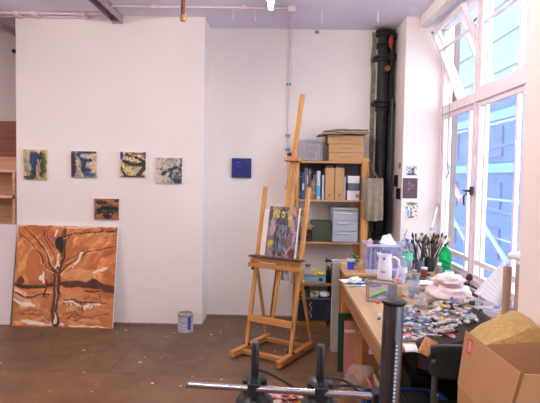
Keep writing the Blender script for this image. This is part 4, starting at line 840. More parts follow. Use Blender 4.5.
# stretcher-like glass case with green bottle and tubes
x, y, z = tb(368, 302); t = thing('glass_case', 'small wooden framed glass case holding a green tube on the table', 'case', (x+.0, y, TZ), -.06)
GW = wood('grey weathered wood', (150, 132, 112), axis='x'); w, d, h = .185, .11, .135
q = MB()
for yy in (0, d): q.bar((0, yy, 0), (0, yy, h), .009, .009).bar((w, yy, 0), (w, yy, h*.92), .009, .009).bar((0, yy, h), (w, yy, h*.92), .012, .009, (0, 1, 0)).bar((0, yy, .005), (w, yy, .005), .009, .009, (0, 1, 0))
for xx, hh in ((0, h), (w, h*.92)): q.bar((xx, 0, hh), (xx, d, hh), .01, .01, (1, 0, 0)).bar((xx, 0, .005), (xx, d, .005), .01, .01, (1, 0, 0))
q.build('case_frame', GW, t, bevel=.001); MB().box(.003, w-.003, -.001, .001, .006, h*.9).build('glass_pane', clear('case glass', (205, 210, 225), .12, .08), t); MB().box(.003, w-.003, d-.001, d+.001, .006, h*.9).build('glass_pane', clear('case glass', (205, 210, 225), .12, .08), t)
CM = Matrix.Translation((x+.005, y, TZ)) @ Matrix.Rotation(-.08, 4, 'Z')
g = thing('glue_tube', 'bright green tube with a black stripe inside the small glass case', 'tube', CM @ Vector((.02, .05, .022)), -.08, rot=(0, -.45, -.08))
MB().tube([(0, 0, 0), (.03, 0, 0), (.10, 0, 0), (.115, 0, 0)], [.012, .017, .018, .008], 14).build('tube_body', mat('lime green', (110, 210, 60), .4), g, smooth=True); MB().box(-.005, .11, -.0195, -.012, -.003, .005).build('black_stripe', BLK, g)
for k, (dx, dz, c, lab) in enumerate(((.06, .016, (205, 205, 220), 'white tube lying inside the small glass case'), (.075, .048, (70, 90, 160), 'blue tube lying on the white tube inside the glass case'))):
    g = thing('paint_tube', lab, 'paint tube', CM @ Vector((dx, .035+.02*k, dz)), -.08)
    MB().cyl((0, 0, 0), (.075, 0, 0), .0135, n=12).build('tube_body', mat('case tube %d' % k, c, .4), g, smooth=True)
# brush pots with brushes
pots = [('dark jar of brushes at the left of the three brush pots', 1.215, 4.36, .040, .10, clear('dusky jar', (110, 120, 140), .7)), ('black jar of brushes in the middle of three brush pots', 1.315, 4.42, .042, .12, mat('black jar', (40, 38, 44), .4)), ('grey jar of brushes right of the other brush pots', 1.385, 4.54, .040, .115, clear('grey jar', (120, 124, 130), .75))]
HND = [(36, 34, 40), (60, 44, 40), (110, 76, 50), (30, 40, 60), (196, 180, 160), (80, 30, 34)]
BRS = [(70, 54, 46), (40, 36, 36), (176, 140, 90), (96, 72, 54), (206, 196, 186)]
random.seed(21); brushes = {}
for (lab, x, y, r, h, m) in pots: jar('brush_pot', lab, 'pot', (x, y, ZB), r, h, m, None, shoulder=.05)
def brush(hc, bc, L, key):
    t = thing('paint_brush', 'x', 'paint brush', (0, 0, 0), 0, 'brushes standing in the pots by the window')
    MB().tube([(0, 0, 0), (0, 0, L*.3), (0, 0, L*.62), (0, 0, L*.75)], [.0022, .0045, .0055, .004], 7).build('handle', mat('brush handle %d' % hc, HND[hc], .4), t, smooth=True)
    MB().cyl((0, 0, L*.75), (0, 0, L*.85), .0045, .0055, 8).build('ferrule', CHROME, t, smooth=True)
    MB().tube([(0, 0, L*.85), (0, 0, L*.92), (0, 0, L)], [.006, .0125, .005], 7).build('bristles', mat('bristle %d' % bc, BRS[bc], .9, var=.3, scale=60), t, smooth=True); return t
protos = [brush(k % 6, k % 5, .27+.012*k, k) for k in range(6)]; used = [False]*6
lb = ['black handled', 'dark brown handled', 'light brown handled', 'navy handled', 'cream handled', 'dark red handled']
for pi, (lab, x, y, r, h, m) in enumerate(pots):
    for j in range(19):
        k = (j*5+pi) % 6; a = random.uniform(-.52, .50)+(-.15, 0, .12)[pi]; c = random.uniform(-.2, .2)
        loc = (x-a*.05+random.uniform(-.008, .008), y+random.uniform(-.012, .012), ZB+.008); rot = (c, a, random.uniform(0, 3))
        R_ = Euler((c, a, 0)); l = '%s paint brush standing in the %s brush pot' % (lb[k], ('left', 'middle', 'right')[pi])
        if not used[k]: o = protos[k]; o.location = loc; o.rotation_euler = R_; o['label'] = l; used[k] = True
        else: o = dup(protos[k], loc, R_, l)
        o['group'] = 'brushes standing in the pots by the window'
# long dark palette knife handle + metal rod leaning on the reveal
o = thing('mahl_stick', 'long dark brown stick leaning left out of the brush pots', 'stick', (1.17, 4.44, ZB)); MB().tube([(0, 0, 0), (.045, .0, .20), (.075, .0, .33)], [.011, .009, .004], 8).build('shaft', mat('dark brown stick', (90, 60, 52), .5), o)
o = thing('metal_stand', 'thin grey metal rod with a bracket leaning against the white reveal', 'rod', (0, 0, 0))
p0, p1 = at(427, 246, 4.7), at(438, 204, 5.08); q0 = p0+(p0-p1)*.35
MB().bar(q0, p1, .022, .010).build('rod', mat('dull aluminium', (170, 168, 180), .4, .5), o); MB().bar(at(430, 229, 4.82), at(437, 229, 4.85), .03, .01, (0, 1, 0)).build('bracket', mat('grey bracket', (140, 140, 152), .4, .5), o)

# more clutter between the larger things
t = thing('clear_tray', 'shallow clear plastic tray in front of the lilac crate', 'tray', (.83, 4.21, ZB)); q = MB()
q.box(-.09, .07, 0, .07, 0, .003).box(-.09, .07, 0, .003, .003, .03).box(-.09, .07, .067, .07, .003, .03).box(-.09, -.087, .003, .067, .003, .03).box(.067, .07, .003, .067, .003, .03).build('tray_body', clear('pale tray', (232, 232, 246), .5), t)
for k, (px, py, z_, r, h, c, cc, lab) in enumerate(((402, 283, TZ, .024, .075, (206, 214, 232), (230, 230, 240), 'small pale jar left of the flat clear bottle'), (415, 283, TZ, .022, .06, (70, 90, 130), (30, 34, 50), 'small navy pot behind the flat clear bottle'), (424, 277, ZB, .026, .07, (120, 60, 60), (220, 216, 220), 'dark red pot with white lid below the brushes'),
     (428, 281, TZ, .02, .05, (230, 226, 236), (60, 60, 80), 'little white pot with dark lid below the brushes'), (399, 290, TZ, .018, .05, (226, 190, 120), (200, 60, 60), 'tiny yellow pot with red lid by the pink lidded jar'), (413, 296, TZ, .02, .045, (200, 204, 224), (150, 150, 170), 'tiny pale pot at the foot of the tumbler'), (448, 281, TZ, .022, .05, (150, 150, 160), (240, 240, 244), 'grey pot with white lid by the plate'))):
    x, y, z = atz(px, py, z_); jar('small_pot', lab, 'pot', (x, y, z_), r, h, mat('pot c%d' % k, c, .4), mat('pot lid c%d' % k, cc, .4), .01)
for k, (px, py, z_, w, d, h, c, lab) in enumerate(((377, 293, TZ, .0, 0, 0, (0, 0, 0), ''), (398, 276, ZB, .09, .06, .05, (176, 190, 226), 'pale blue carton between the crates and the capped bottle'), (420, 279, TZ, .11, .05, .03, (214, 214, 226), 'low white carton behind the sketchbook pile'), (377, 287, TZ, .10, .04, .018, (60, 80, 140), 'flat navy box behind the small glass case'), (406, 304, TZ, .06, .03, .015, (170, 90, 80), 'small rusty red box left of the tumbler'))):
    if not w: continue
    x, y, z = atz(px, py, z_); tag(MB().box(-w/2, w/2, 0, d, 0, h).build('small_box', mat('clutter %d' % k, c, .5, var=.2, scale=30), loc=(x, y, z_), rot=(0, 0, .2*k), bevel=.002), lab, 'box')

# white sack of plaster
SK = mat('pinkish white sack cloth', (226, 206, 208), .85, var=.05, scale=8, bump=.4, bscale=22)
x, y, z = tb(449, 309)
t = thing('plaster_sack', 'plump pinkish white sack tied around its middle on the table', 'sack', (1.165, 3.46, TZ))
def sackf(r0, zc, hh, seed):
    q = MB(); q.blob((0, 0, 0), (1, 1, 1), 4, .10, 2.2, seed)
    q.v = [(vx*r0[0], vy*r0[1], zc+vz*hh*(1 if vz > 0 else .8)) for vx, vy, vz in q.v]; q.v = [(a, b, max(c, .002)) for a, b, c in q.v]; return q
sackf((.158, .125, 0), .062, .07, 2).build('sack_body', SK, t, smooth=True); sackf((.105, .09, 0), .152, .048, 5).build('sack_top', SK, t, smooth=True)
q = MB(); q.tube([(.10*math.cos(a), .088*math.sin(a), .122+.004*math.sin(a*3)) for a in np.linspace(0, 2*PI, 30)], .0035, 6); q.build('tie_string', mat('string', (190, 160, 150), .8), t)
t = thing('plate', 'round white plate lying behind the sack near the green bottle', 'plate', (1.36, 3.93, TZ)); MB().lathe([(0, .004), (.045, 0), (.065, .014), (.063, .017), (.044, .006), (0, .008)], n=28).build('plate_body', WPL, t, smooth=True)
# flat boxes and books behind
for k, (px, py, w, d, h, c, rz, dz, lab) in enumerate(((420, 284, .17, .12, .02, (150, 112, 90), .15, 0, 'brown flat box lowest in the pile behind the tumbler'), (420, 284, .15, .11, .018, (180, 190, 220), .05, .02, 'pale blue book in the pile behind the tumbler'), (419, 284, .16, .12, .016, (196, 150, 110), -.1, .038, 'tan sketchbook in the pile behind the tumbler'), (417, 284, .15, .13, .006, (240, 240, 250), .25, .054, 'white pad on top of the pile behind the tumbler'))):
    tag(MB().box(-w/2, w/2, -d/2, d/2, 0, h).build('sketchbook', mat('flat %d' % k, c, .6), loc=(1.10, 3.84, TZ+dz), rot=(0, 0, rz), bevel=.002), lab, 'book')
# bunch of dark brushes with a red head right of the sack
random.seed(31)
for k in range(11):
    x, y = 1.39+.012*(k % 4), 3.58-.014*k; q = Vector((x, y, TZ+.016+.004*(k % 3)))
    c = [(40, 44, 60), (60, 60, 70), (120, 124, 140), (34, 34, 40)][k % 4]
    o = thing('dark_brush', 'dark brush fanned out on its own right of the white sack', 'paint brush', q, 0, 'dark brushes leaning right of the sack', rot=(0, -.5-.03*k+.2, 1.9+.06*k))
    MB().tube([(0, 0, 0), (.07, 0, 0), (.14, 0, 0)], [.004, .006, .004], 7).build('handle', mat('dk handle %d' % (k % 4), c, .4), o); MB().tube([(.14, 0, 0), (.165, 0, 0), (.19, 0, 0)], [.007, .010, .004], 7).build('bristles', mat('bristle 1', BRS[1], .9), o)
o = thing('red_brush', 'round dark red headed brush poking up right of the sack', 'paint brush', (1.375, 3.66, TZ+.01), rot=(0, .02, 0)); MB().cyl((0, 0, 0), (0, 0, .11), .006, n=8).build('handle', BLK, o); MB().blob((0, 0, .125), (.022, .018, .026), 2, .25, 3).build('bristles', mat('dark red head', (84, 24, 38), .8), o)
# the sheet of ribbed plastic and the clear box
t = thing('ribbed_sheet', 'ribbed white plastic sheet leaning against the window above the clear box', 'sheet', (0, 0, 0))
RW = clear('ribbed white plastic', (236, 240, 250), .8, .4)
a, b2, c, d = at(474, 293, 3.34), at(498, 306, 3.04), at(509, 280, 3.0), at(504, 260, 3.2)
q = MB()
def rs(u, v):
    p = (a*(1-u)+b2*u)*(1-v)+(d*(1-u)+c*u)*v; return p+Vector((-.5, -.3, .6))*(.0012*math.sin(v*PI*18))
q.grid(rs, 4, 90); q.build('ribbed_panel', RW, t, solid=.003, smooth=True)
t = thing('clear_box', 'clear box holding blue pens under the ribbed sheet', 'box', (1.345, 3.14, TZ), -.5)
q = MB(); w, d_, h = .10, .07, .10
q.box(-w, w, -d_, d_, 0, .003).box(-w, w, -d_, -d_+.003, 0, h).box(-w, w, d_-.003, d_, 0, h).box(-w, -w+.003, -d_, d_, 0, h).box(w-.003, w, -d_, d_, 0, h).build('box_body', CLEAR, t)
for k in range(3):
    o = thing('blue_pen', 'blue capped pen inside the clear box, %s of three' % ('left', 'middle', 'right')[k], 'pen', (1.305+.04*k, 3.14-.02*k, TZ+.07), -.5, rot=(0, -.12, -.5+.1*k))
    MB().cyl((-.06, 0, 0), (.03, 0, 0), .007, n=10).build('barrel', WPL, o); MB().cyl((.03, 0, 0), (.065, 0, 0), .008, n=10).build('cap', mat('blue pen cap', (50, 80, 190), .4), o)
    o.location.z = TZ+.05
# red tray, yellow card
x, y, z = tb(487, 321)
t = thing('red_tray', 'shallow pink red tray on the table front by the yellow fleece', 'tray', (1.215, 2.98, TZ), .1)
MB().prism([(-.03, -.05), (.06, -.05), (.05, .05), (-.055, .05)], 0, .006, 'z').build('tray_base', mat('red tray plastic', (226, 84, 84), .4), t); MB().prism([(-.035, -.055), (.065, -.055), (.065, -.05), (-.035, -.05)], 0, .03).prism([(-.035, -.055), (-.03, -.05), (-.055, .055), (-.062, .05)], 0, .03).prism([(.065, -.055), (.06, -.05), (.05, .055), (.056, .05)], 0, .03).build('tray_wall', mat('pink tray wall', (236, 130, 130), .4), t)
tag(MB().prism([(-.02, 0), (.02, 0), (.012, .045), (-.015, .055)], 0, .012, 'y').build('yellow_card', mat('bright yellow card', (244, 206, 40), .5), loc=(1.33, 3.0, TZ), rot=(.1, 0, .1)), 'small bright yellow card standing behind the fleece', 'card')
# rolled boards against the pier
for k, (dx, dy, r, h) in enumerate(((.0, .0, .026, .39), (-.045, .055, .022, .37), (-.02, -.045, .020, .40))):
    o = thing('cardboard_roll', 'tan cardboard roll standing on the table against the pier, %s of three' % ('middle', 'leftmost', 'nearest')[k], 'roll', (1.285+dx, 2.70+dy, TZ), rot=(0, 0, 0))
    MB().lathe([(r*.7, 0), (r, 0), (r, h), (r*.7, h), (r*.7, h-.1)], n=18).build('roll_wall', mat('tan roll', (176, 148, 128), .8, var=.12, stretch=(4, 4, .3)), o, smooth=True)
o = tag(MB().tube([(0, .0, 0), (.03, -.05, .003), (.03, -.12, 0), (0, -.16, 0)], [.018, .026, .024, .015], 12).build('white_bundle', PAPER, loc=(1.27, 2.80, TZ+.425), smooth=True), 'white rolled cloth lying on top of the tan cardboard rolls', 'cloth')

# ---------------------------------------------------------------- heap of paint tubes and bits at the front of the table
random.seed(77)
TC = [((60, 100, 170), 'blue'), ((196, 190, 186), 'white'), ((186, 56, 48), 'red'), ((206, 170, 70), 'yellow'), ((34, 34, 42), 'black'), ((120, 160, 190), 'light blue'), ((196, 140, 160), 'pink'), ((168, 166, 172), 'silver'), ((120, 76, 56), 'brown'), ((96, 90, 140), 'violet')]
TP = []
for c, nm in TC:
    t = thing('paint_tube', 'x', 'paint tube', (0, 0, 0))
    q = MB(); L = .075
    q.tube([(-L/2, 0, .006), (-L/4, 0, .007), (L/4, 0, .009), (L/2, 0, .009), (L/2+.006, 0, .009)], [.011, .011, .0105, .0095, .005], 8)
    q.v = [(x, y*(1.25 if x < 0 else 1)+.006*math.sin(x*60+len(TP)), .009+(z-.008)*(.28 if x < -L/3 else .6 if x < 0 else .9)) for x, y, z in q.v]; q.build('tube_body', mat('tube metal', (176, 168, 162), .5, .1, var=.6, scale=70), t, smooth=True)
    q = MB(); q.tube([(-L/8, .006*math.sin(-L/8*60+len(TP)), .0088), (L/4, .006*math.sin(L/4*60+len(TP)), .009)], [.0125, .0115], 8, caps=False); q.v = [(x, y, .009+(z-.009)*.88) for x, y, z in q.v]; q.build('label', mat('tube label '+nm, c, .5, var=.1, scale=50), t, smooth=True)
    MB().cyl((L/2+.004, 0, .009), (L/2+.016, 0, .009), .006, n=8).build('cap', [BLK, WPL, BLK, BLK][len(TP) % 4], t); t.scale = (1.25, 1.3, 1.3); TP.append([t, nm, False])
def put(k, loc, rot, where):
    t, nm, u = TP[k]; l = '%s paint tube %s' % (nm, where)
    rot = (rot[0], rot[1], rot[2])
    if not u: t.location = loc; t.rotation_euler = rot; TP[k][2] = True; o = t
    else: o = dup(t, loc, rot)
    o['label'] = l; o['group'] = 'paint tubes heaped at the front of the table'
n = 0
for i in range(130):
    # px region 404..470 x 300..342, heap higher to the right
    px = random.uniform(402, 474); py = random.uniform(306, 341)
    if px > 440 and py > 352-(px-440)*.75: continue
    if px < 430 and i % 3: continue
    x, y, z = atz(px, py, TZ)
    if y < 2.56 or x > 1.45: continue
    k = random.choice((0, 1, 1, 2, 3, 4, 4, 4, 5, 7, 7, 7, 8, 9, 6, 1, 4)); hi = max(0, min(1, (px-425)/30))*random.choice((0, .014, .028, .042, .052))
    put(k, (x, y, TZ+.0+hi), (random.uniform(-.15, .15), random.uniform(-.12, .12) if hi else 0, random.uniform(0, 6.28)), 'lying %s, %s' % (('at the left of the heap', 'left of the heap centre', 'right of the heap centre', 'at the right of the heap')[min(3, int((px-402)/18))], ('beside the sack', 'back row', 'middle row', 'front row', 'by the table edge')[min(4, int((py-304)/7.6))]))
for k in range(10):
    if not TP[k][2]: put(k, (.95+.03*k, 2.7, TZ), (0, 0, k), 'in the heap')
# flat coloured scraps of paper and palettes under the tubes
sc_ = [((60, 120, 190), 412, 324, .13, .1), ((206, 110, 150), 408, 333, .12, .08), ((140, 140, 176), 416, 339, .14, .07), ((110, 150, 186), 405, 316, .11, .09), ((150, 156, 176), 424, 332, .13, .09), ((60, 60, 80), 430, 320, .12, .08), ((170, 110, 150), 420, 318, .1, .08), ((90, 96, 150), 436, 333, .1, .08)]
nm8 = ['sky blue', 'pink', 'lilac white', 'pale blue', 'white', 'charcoal', 'mauve', 'indigo']
for k, (c, px, py, w, d) in enumerate(sc_):
    x, y, z = atz(px, py, TZ); paper('paint_scrap', nm8[k]+' paint stained scrap lying under the heap of tubes', (x, y, TZ+.0005*k), w*1.5, d*1.5, mat('scrap '+nm8[k], c, .6, scale=38, rgb2=(28, 30, 44)), random.uniform(0, 3), .004, k+1, 'paper scrap', .001)
for k, (px, py, r, c, lab) in enumerate(((378, 303.5, .014, (206, 60, 40), 'red tube cap near the left table edge'), (387, 311, .02, (40, 36, 44), 'black lid on the table left of the metal column'), (380, 316, .012, (226, 220, 220), 'white tube cap near the left table edge'), (379, 319.5, .009, (60, 90, 110), 'small teal cap at the left table edge'), (384, 300.5, .02, (60, 56, 60), 'dark lid in front of the glass case'), (402, 296, .022, (190, 120, 120), 'pinkish lump of paint by the flat bottle'), (396, 300, .018, (220, 200, 190), 'cream lump of paint left of the flat bottle'))):
    x, y, z = atz(px, py, TZ); tag(MB().lathe([(0, 0), (r, 0), (r*1.02, .004), (r*.9, .012), (0, .013)], n=14).build('tube_cap', mat('cap %d' % k, c, .5), loc=(x, y, TZ), smooth=True), lab, 'cap')
# brown cloth over the front of the table with patterned patch
BC = mat('dark brown cloth', (44, 29, 27), .95, var=.2, scale=20, bump=.4, bscale=60)
q = MB()
def bc(u, v):
    x = .70+.50*u; y0 = 3.10*u+2.54*(1-u)
    s = v*1.0
    if s < .45: return (x+.01*math.sin(v*9), y0-(y0-2.50)*(s/.45), TZ+.012+.010*math.sin(u*14+v*3)*(.5+u)+.03*u)
    w = (s-.45)/.55; return (x+.012*math.sin(u*10), 2.495-.012*math.sin(u*15)-.015*w, TZ+.008+.02*u*(1-w)-w*(.10+.05*u)-.01*math.sin(u*8))
q.grid(bc, 34, 16); tag(q.build('brown_cloth', BC, smooth=True, solid=.006), 'dark brown cloth draped over the front edge of the table', 'cloth')
q = MB(); q.grid(lambda u, v: (-.03*v+.065*(u-.5)+.0, -.012*math.sin(u*3)-.02*v, -.075*v-.02*u), 8, 8)
x = at(433, 338, 2.44); tag(q.build('patterned_cloth', mat('orange floral cloth', (190, 120, 84), .9, scale=55, rgb2=(226, 176, 130)), loc=(x.x, 2.455, x.z), rot=(0, .15, 0), smooth=True, solid=.004), 'little orange patterned cloth corner hanging from the table front', 'cloth')
x = at(419, 343, 2.5); q = MB(); q.grid(lambda u, v: (.14*(u-.5), -.05+.05*v, .004*math.sin(u*7)-.02*(1-v)**2), 12, 4)
tag(q.build('white_cloth', PAPER, loc=(x.x, 2.53, TZ+.004), smooth=True, solid=.003), 'white cloth edge hanging over the table front left of the brown cloth', 'cloth')

# ================================================================ UNDER THE TABLE
t = thing('green_frame', 'dark green frame standing under the back left of the table', 'frame', (.50, 4.04, 0), rot=(-.03, 0, 0))  # open green frame, the pink canvas inside it is separate
GF = mat('dark green paint', (20, 62, 48), .5, var=.15)
MB().box(0, .045, 0, .03, 0, .47).box(.045, .36, 0, .03, .435, .47).box(.045, .36, 0, .03, 0, .035).box(.33, .36, 0, .03, .035, .435).build('frame_bars', GF, t, bevel=.003)
o = tag(MB().box(-.0, .085, 0, .02, 0, .42).build('pink_canvas', mat('dusty pink canvas', (186, 122, 116), .8, var=.1), loc=(.542, 3.985, 0), rot=(-.03, 0, 0), bevel=.002), 'dusty pink canvas leaning inside the green frame under the table', 'canvas')
tag(MB().box(0, .085, 0, .012, 0, .018).build('cream_batten', mat('cream batten', (222, 196, 172), .7), loc=(.540, 3.96, .345)), 'short cream batten across the pink canvas under the table', 'batten')
tag(MB().box(0, .016, 0, .03, 0, .41).build('wood_strip', wood('light strip', (196, 140, 90)), loc=(.622, 3.93, 0)), 'upright wooden strip right of the pink canvas under the table', 'strip')
t = thing('brown_carton', 'brown cardboard carton with pale label standing under the table', 'carton', (.635, 3.72, 0)); BC2 = mat('brown carton board', (168, 112, 66), .85, var=.12, scale=6, bump=.15)  # brown is the cardboard's own colour
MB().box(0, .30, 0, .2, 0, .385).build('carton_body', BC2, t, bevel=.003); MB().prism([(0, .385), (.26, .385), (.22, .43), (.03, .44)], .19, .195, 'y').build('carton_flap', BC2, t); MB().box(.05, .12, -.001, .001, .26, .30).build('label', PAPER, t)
def bag(name, lab, cat, loc, r, m, seed, amp=.28, sub=4, fr=2.2):
    q = MB(); q.blob((0, 0, 0), (1, 1, 1), sub, amp, fr, seed); q.v = [(x*r[0], y*r[1], max(r[2]+z*r[2], .0)) for x, y, z in q.v]
    return tag(q.build(name, m, loc=loc), lab, cat)
FILM = clear('crumpled film', (220, 200, 190), .22, .25)
bag('plastic_bag', 'crumpled clear plastic bag on the floor under the table', 'bag', (.60, 3.52, 0), (.12, .10, .125), FILM, 3, .2, 4, 1.5)
bag('plastic_bag', 'crumpled grey plastic bag hanging beside the carton under the table', 'bag', (.74, 3.40, .33), (.045, .05, .085), clear('grey film', (170, 160, 158), .5, .3), 6)
for k, (c, nm, dx, l) in enumerate((((200, 170, 120), 'cream', 0, .0), ((230, 196, 60), 'yellow', .03, .05), ((226, 226, 232), 'white', .055, .1), ((70, 110, 190), 'blue', .08, .12), ((190, 90, 60), 'rusty red', -.03, -.06))):
    tag(MB().box(0, .014, 0, .2, 0, .30-.02*abs(k-1)).build('magazine', mat('magazine '+nm, c, .5, var=.1), loc=(.70+dx, 3.10+.012*k, .0), rot=(0, -.22+l, 0)), nm+' spined magazine standing under the table by the crate', 'magazine')
t = thing('blue_tub', 'blue plastic tub on the floor under the table front', 'tub', (.75, 2.88, 0))
BT = mat('blue tub plastic', (44, 84, 160), .4)
def rr(w, d, z, n=32): return [(w*math.copysign(abs(math.cos(2*PI*k/n))**.5, math.cos(2*PI*k/n)), d*math.copysign(abs(math.sin(2*PI*k/n))**.5, math.sin(2*PI*k/n)), z) for k in range(n)]
q = MB(); rings = [rr(.20, .14, 0), rr(.235, .165, .27), rr(.255, .18, .275), rr(.255, .18, .29), rr(.23, .16, .29), rr(.195, .135, .01)]
q.v = [p for r_ in rings for p in r_]; n = 32; q.f = [(i*n+k, i*n+(k+1) % n, (i+1)*n+(k+1) % n, (i+1)*n+k) for i in range(5) for k in range(n)]+[tuple(range(n)), tuple(range(5*n, 6*n))]; q.m = [0]*len(q.f); q.build('tub_body', BT, t, smooth=True)
t = thing('radio', 'black ribbed radio lying in the blue tub', 'radio', (.76, 2.88, .19), 0, rot=(.15, 0, 0)); MB().box(-.13, .13, -.09, .09, 0, .12).build('case', BLK, t, bevel=.01)
q = MB()
for k in range(9): q.box(-.11+.025*k, -.095+.025*k, -.06, .06, .12, .124)
q.build('speaker_slots', mat('dark grey slots', (74, 76, 84), .5), t)
for k, (x, y, w_, d_, h_, lab) in enumerate(((.98, 3.30, .30, .40, .34, 'large black crate added to darken the space under the table'), (1.0, 3.30, .26, .34, .24, 'smaller black crate added on the large one to darken under the table'))):  # black boxes added to give the dark shade under the table
    t = thing('dark_crate', lab, 'crate', (x, y, (0, .345)[k])); m_ = mat('shade black plastic', (22, 20, 21), .7)
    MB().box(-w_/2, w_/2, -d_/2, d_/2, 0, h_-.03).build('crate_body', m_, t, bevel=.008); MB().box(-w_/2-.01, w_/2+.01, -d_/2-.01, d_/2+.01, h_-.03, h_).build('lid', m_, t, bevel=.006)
# paint rag & yellow cloth on the floor
RG = mat('paint stained rag', (214, 200, 190), .9, scale=16, rgb2=(60, 60, 90), var=.3, bump=.4)
r_ = RG.node_tree.nodes['Color Ramp'].color_ramp; r_.elements[0].position = .40; r_.elements[1].position = .62; e = r_.elements.new(.55); e.color = (*lin((190, 90, 70)), 1); e = r_.elements.new(.5); e.color = (*lin((214, 196, 184)), 1)
bag('paint_rag', 'paint stained crumpled rag on floor behind the chrome bar', 'rag', (.045, 3.50, 0), (.15, .11, .035), RG, 8, .3, 4, 2.5)
bag('yellow_cloth', 'small yellow cloth on the floor right of the stained rag', 'cloth', (.24, 3.42, 0), (.07, .06, .025), mat('yellow cloth', (214, 180, 70), .9), 11, .3, 3)

# ================================================================ CHAIR, FLEECE, CARTON (front right)
t = thing('black_chair', 'black chair with grey metal frame standing at the table front', 'chair', (.862, 2.305, 0))
VN = mat('black vinyl', (24, 28, 32), .5, var=.15, bump=.1); FRM = mat('grey chair tube', (92, 94, 100), .35, .6)
q = MB(); n = 20
def bk_(u, v): x = (u-.5)*.43; return (x, -.19-.02*(1-(2*u-1)**2), .728+.140*v-.012*abs(2*u-1)**6*(1 if v > .5 else -1))
q.grid(bk_, 22, 8); q.build('backrest', VN, t, solid=.03, bevel=.004, smooth=True)
MB().prism([(-.2, -.17), (.2, -.17), (.21, .17), (.17, .2), (-.17, .2), (-.21, .17)], .43, .465).build('seat', VN, t, bevel=.01)
for s in (-1, 1):
    MB().tube([(s*.195, -.19, .74), (s*.195, -.18, .46), (s*.2, -.235, 0)], .0115, 10).build('rear_leg', FRM, t, smooth=True); MB().tube([(s*.175, -.165, .64), (s*.175, -.16, .45)], .009, 8).build('back_stay', FRM, t)
    MB().tube([(s*.195, .15, .44), (s*.2, .19, 0)], .0115, 10).build('front_leg', FRM, t, smooth=True)
# fleece heaped on the chair and over the table edge
FL = mat('mustard fleece', (200, 164, 98), .95, var=.14, scale=30, bump=1.0, bscale=130, sheen=.15)
def ridge(x):    # height of the heap along the picture's width
    k = [(.80, .76), (.86, .80), (.93, .868), (1.02, .925), (1.08, .955), (1.13, .945), (1.18, .90), (1.225, .87)]
    for (a_, za), (b_, zb) in zip(k, k[1:]):
        if x <= b_: w = (x-a_)/(b_-a_); return za+(zb-za)*w
    return k[-1][1]
q = MB()
def fleece(u, v):
    x = .80+.423*u; top = ridge(x); a_ = v*2*PI
    ring = [(2.14, .475), (2.135, .60), (2.14, .70), (2.15, .745+(top-.8)*.4), (2.20, .80+(top-.8)*.75), (2.28, top-.004), (2.36, top), (2.45, top-.03), (2.54, .80+(top-.8)*.5), (2.60, .765), (2.58, .738), (2.50, .732), (2.49, .66), (2.47, .50), (2.30, .472)]
    m = len(ring); f = v*m; i = int(f) % m; w = f-int(f); y = ring[i][0]*(1-w)+ring[(i+1) % m][0]*w; z = ring[i][1]*(1-w)+ring[(i+1) % m][1]*w
    c = .55 if (u < .02 or u > .98) else 1
    x += (1-u)**1.5*max(0, y-2.1)*.36
    y = 2.32+(y-2.32)*c; z = .72+(z-.72)*c if c < 1 else z
    if z > .76: nn = mnoise.noise(Vector((x*9, y*9, z*4))); z += .012*nn+.008*math.sin(x*30+y*14); y += .006*nn
    return (x, y, z)
q.grid(fleece, 40, 60); q.f.append([j*41 for j in range(60)]); q.f.append([j*41+40 for j in range(60)]); q.m = [0]*len(q.f)
tag(q.build('fleece_blanket', FL, smooth=True), 'mustard fleece blanket heaped over the black chair and the table edge', 'blanket')

# large open carton, nearest thing at right
BY0, BY1 = 1.60, 2.01; BZ = at(458, 384, BY1).z; BXL = at(458, 384, BY1).x; BXR = 1.19
t = thing('open_carton', 'large open cardboard carton at the lower right with a red label on its flap', 'carton', (BXL, BY0, .33))
KB = mat('warm kraft board', (176, 130, 90), .82, var=.06, scale=4, bump=.12, bscale=50); w, d, h = BXR-BXL, BY1-BY0, BZ-.33; th = .005
MB().box(0, w, 0, d, 0, th).box(0, th, 0, d, th, h).box(w-th, w, 0, d, th, h).box(th, w-th, 0, th, th, h).box(th, w-th, d-th, d, th, h).build('carton_body', KB, t)
# flaps: left (leaning outwards), back (upright), right and front
P_ = Vector((BXL, BY0, .33))
l0, l1 = at(466, 330.5, 2.03)-P_, at(521, 373, 1.60)-P_
def flap(nm, a_, b_, c_, d_, m=KB):
    n_ = (b_-a_).cross(c_-a_).normalized()*th/2; vs = [p+s*n_ for s in (-1, 1) for p in (a_, b_, c_, d_)]
    return MB().add(vs, [(0, 1, 2, 3), (7, 6, 5, 4), (0, 4, 5, 1), (1, 5, 6, 2), (2, 6, 7, 3), (3, 7, 4, 0)]).build(nm, m, t)
lf = flap('flap', Vector((0, 0, h)), Vector((0, d, h)), l0, l1)
flap('flap', Vector((th, d-.002, h)), Vector((w, d-.002, h)), at(541, 340, 2.06)-P_ + Vector((.12, 0, 0)), at(478, 345, 2.06)-P_)
flap('flap', Vector((w, 0, h)), Vector((w, d, h)), Vector((w+.03, d, h+.15)), Vector((w+.03, 0, h+.15)))
flap('flap', Vector((0.004, 0, h)), Vector((w, 0, h)), Vector((w+.05, -.01, l1.z)), Vector((l1.x+.006, -.01, l1.z)))
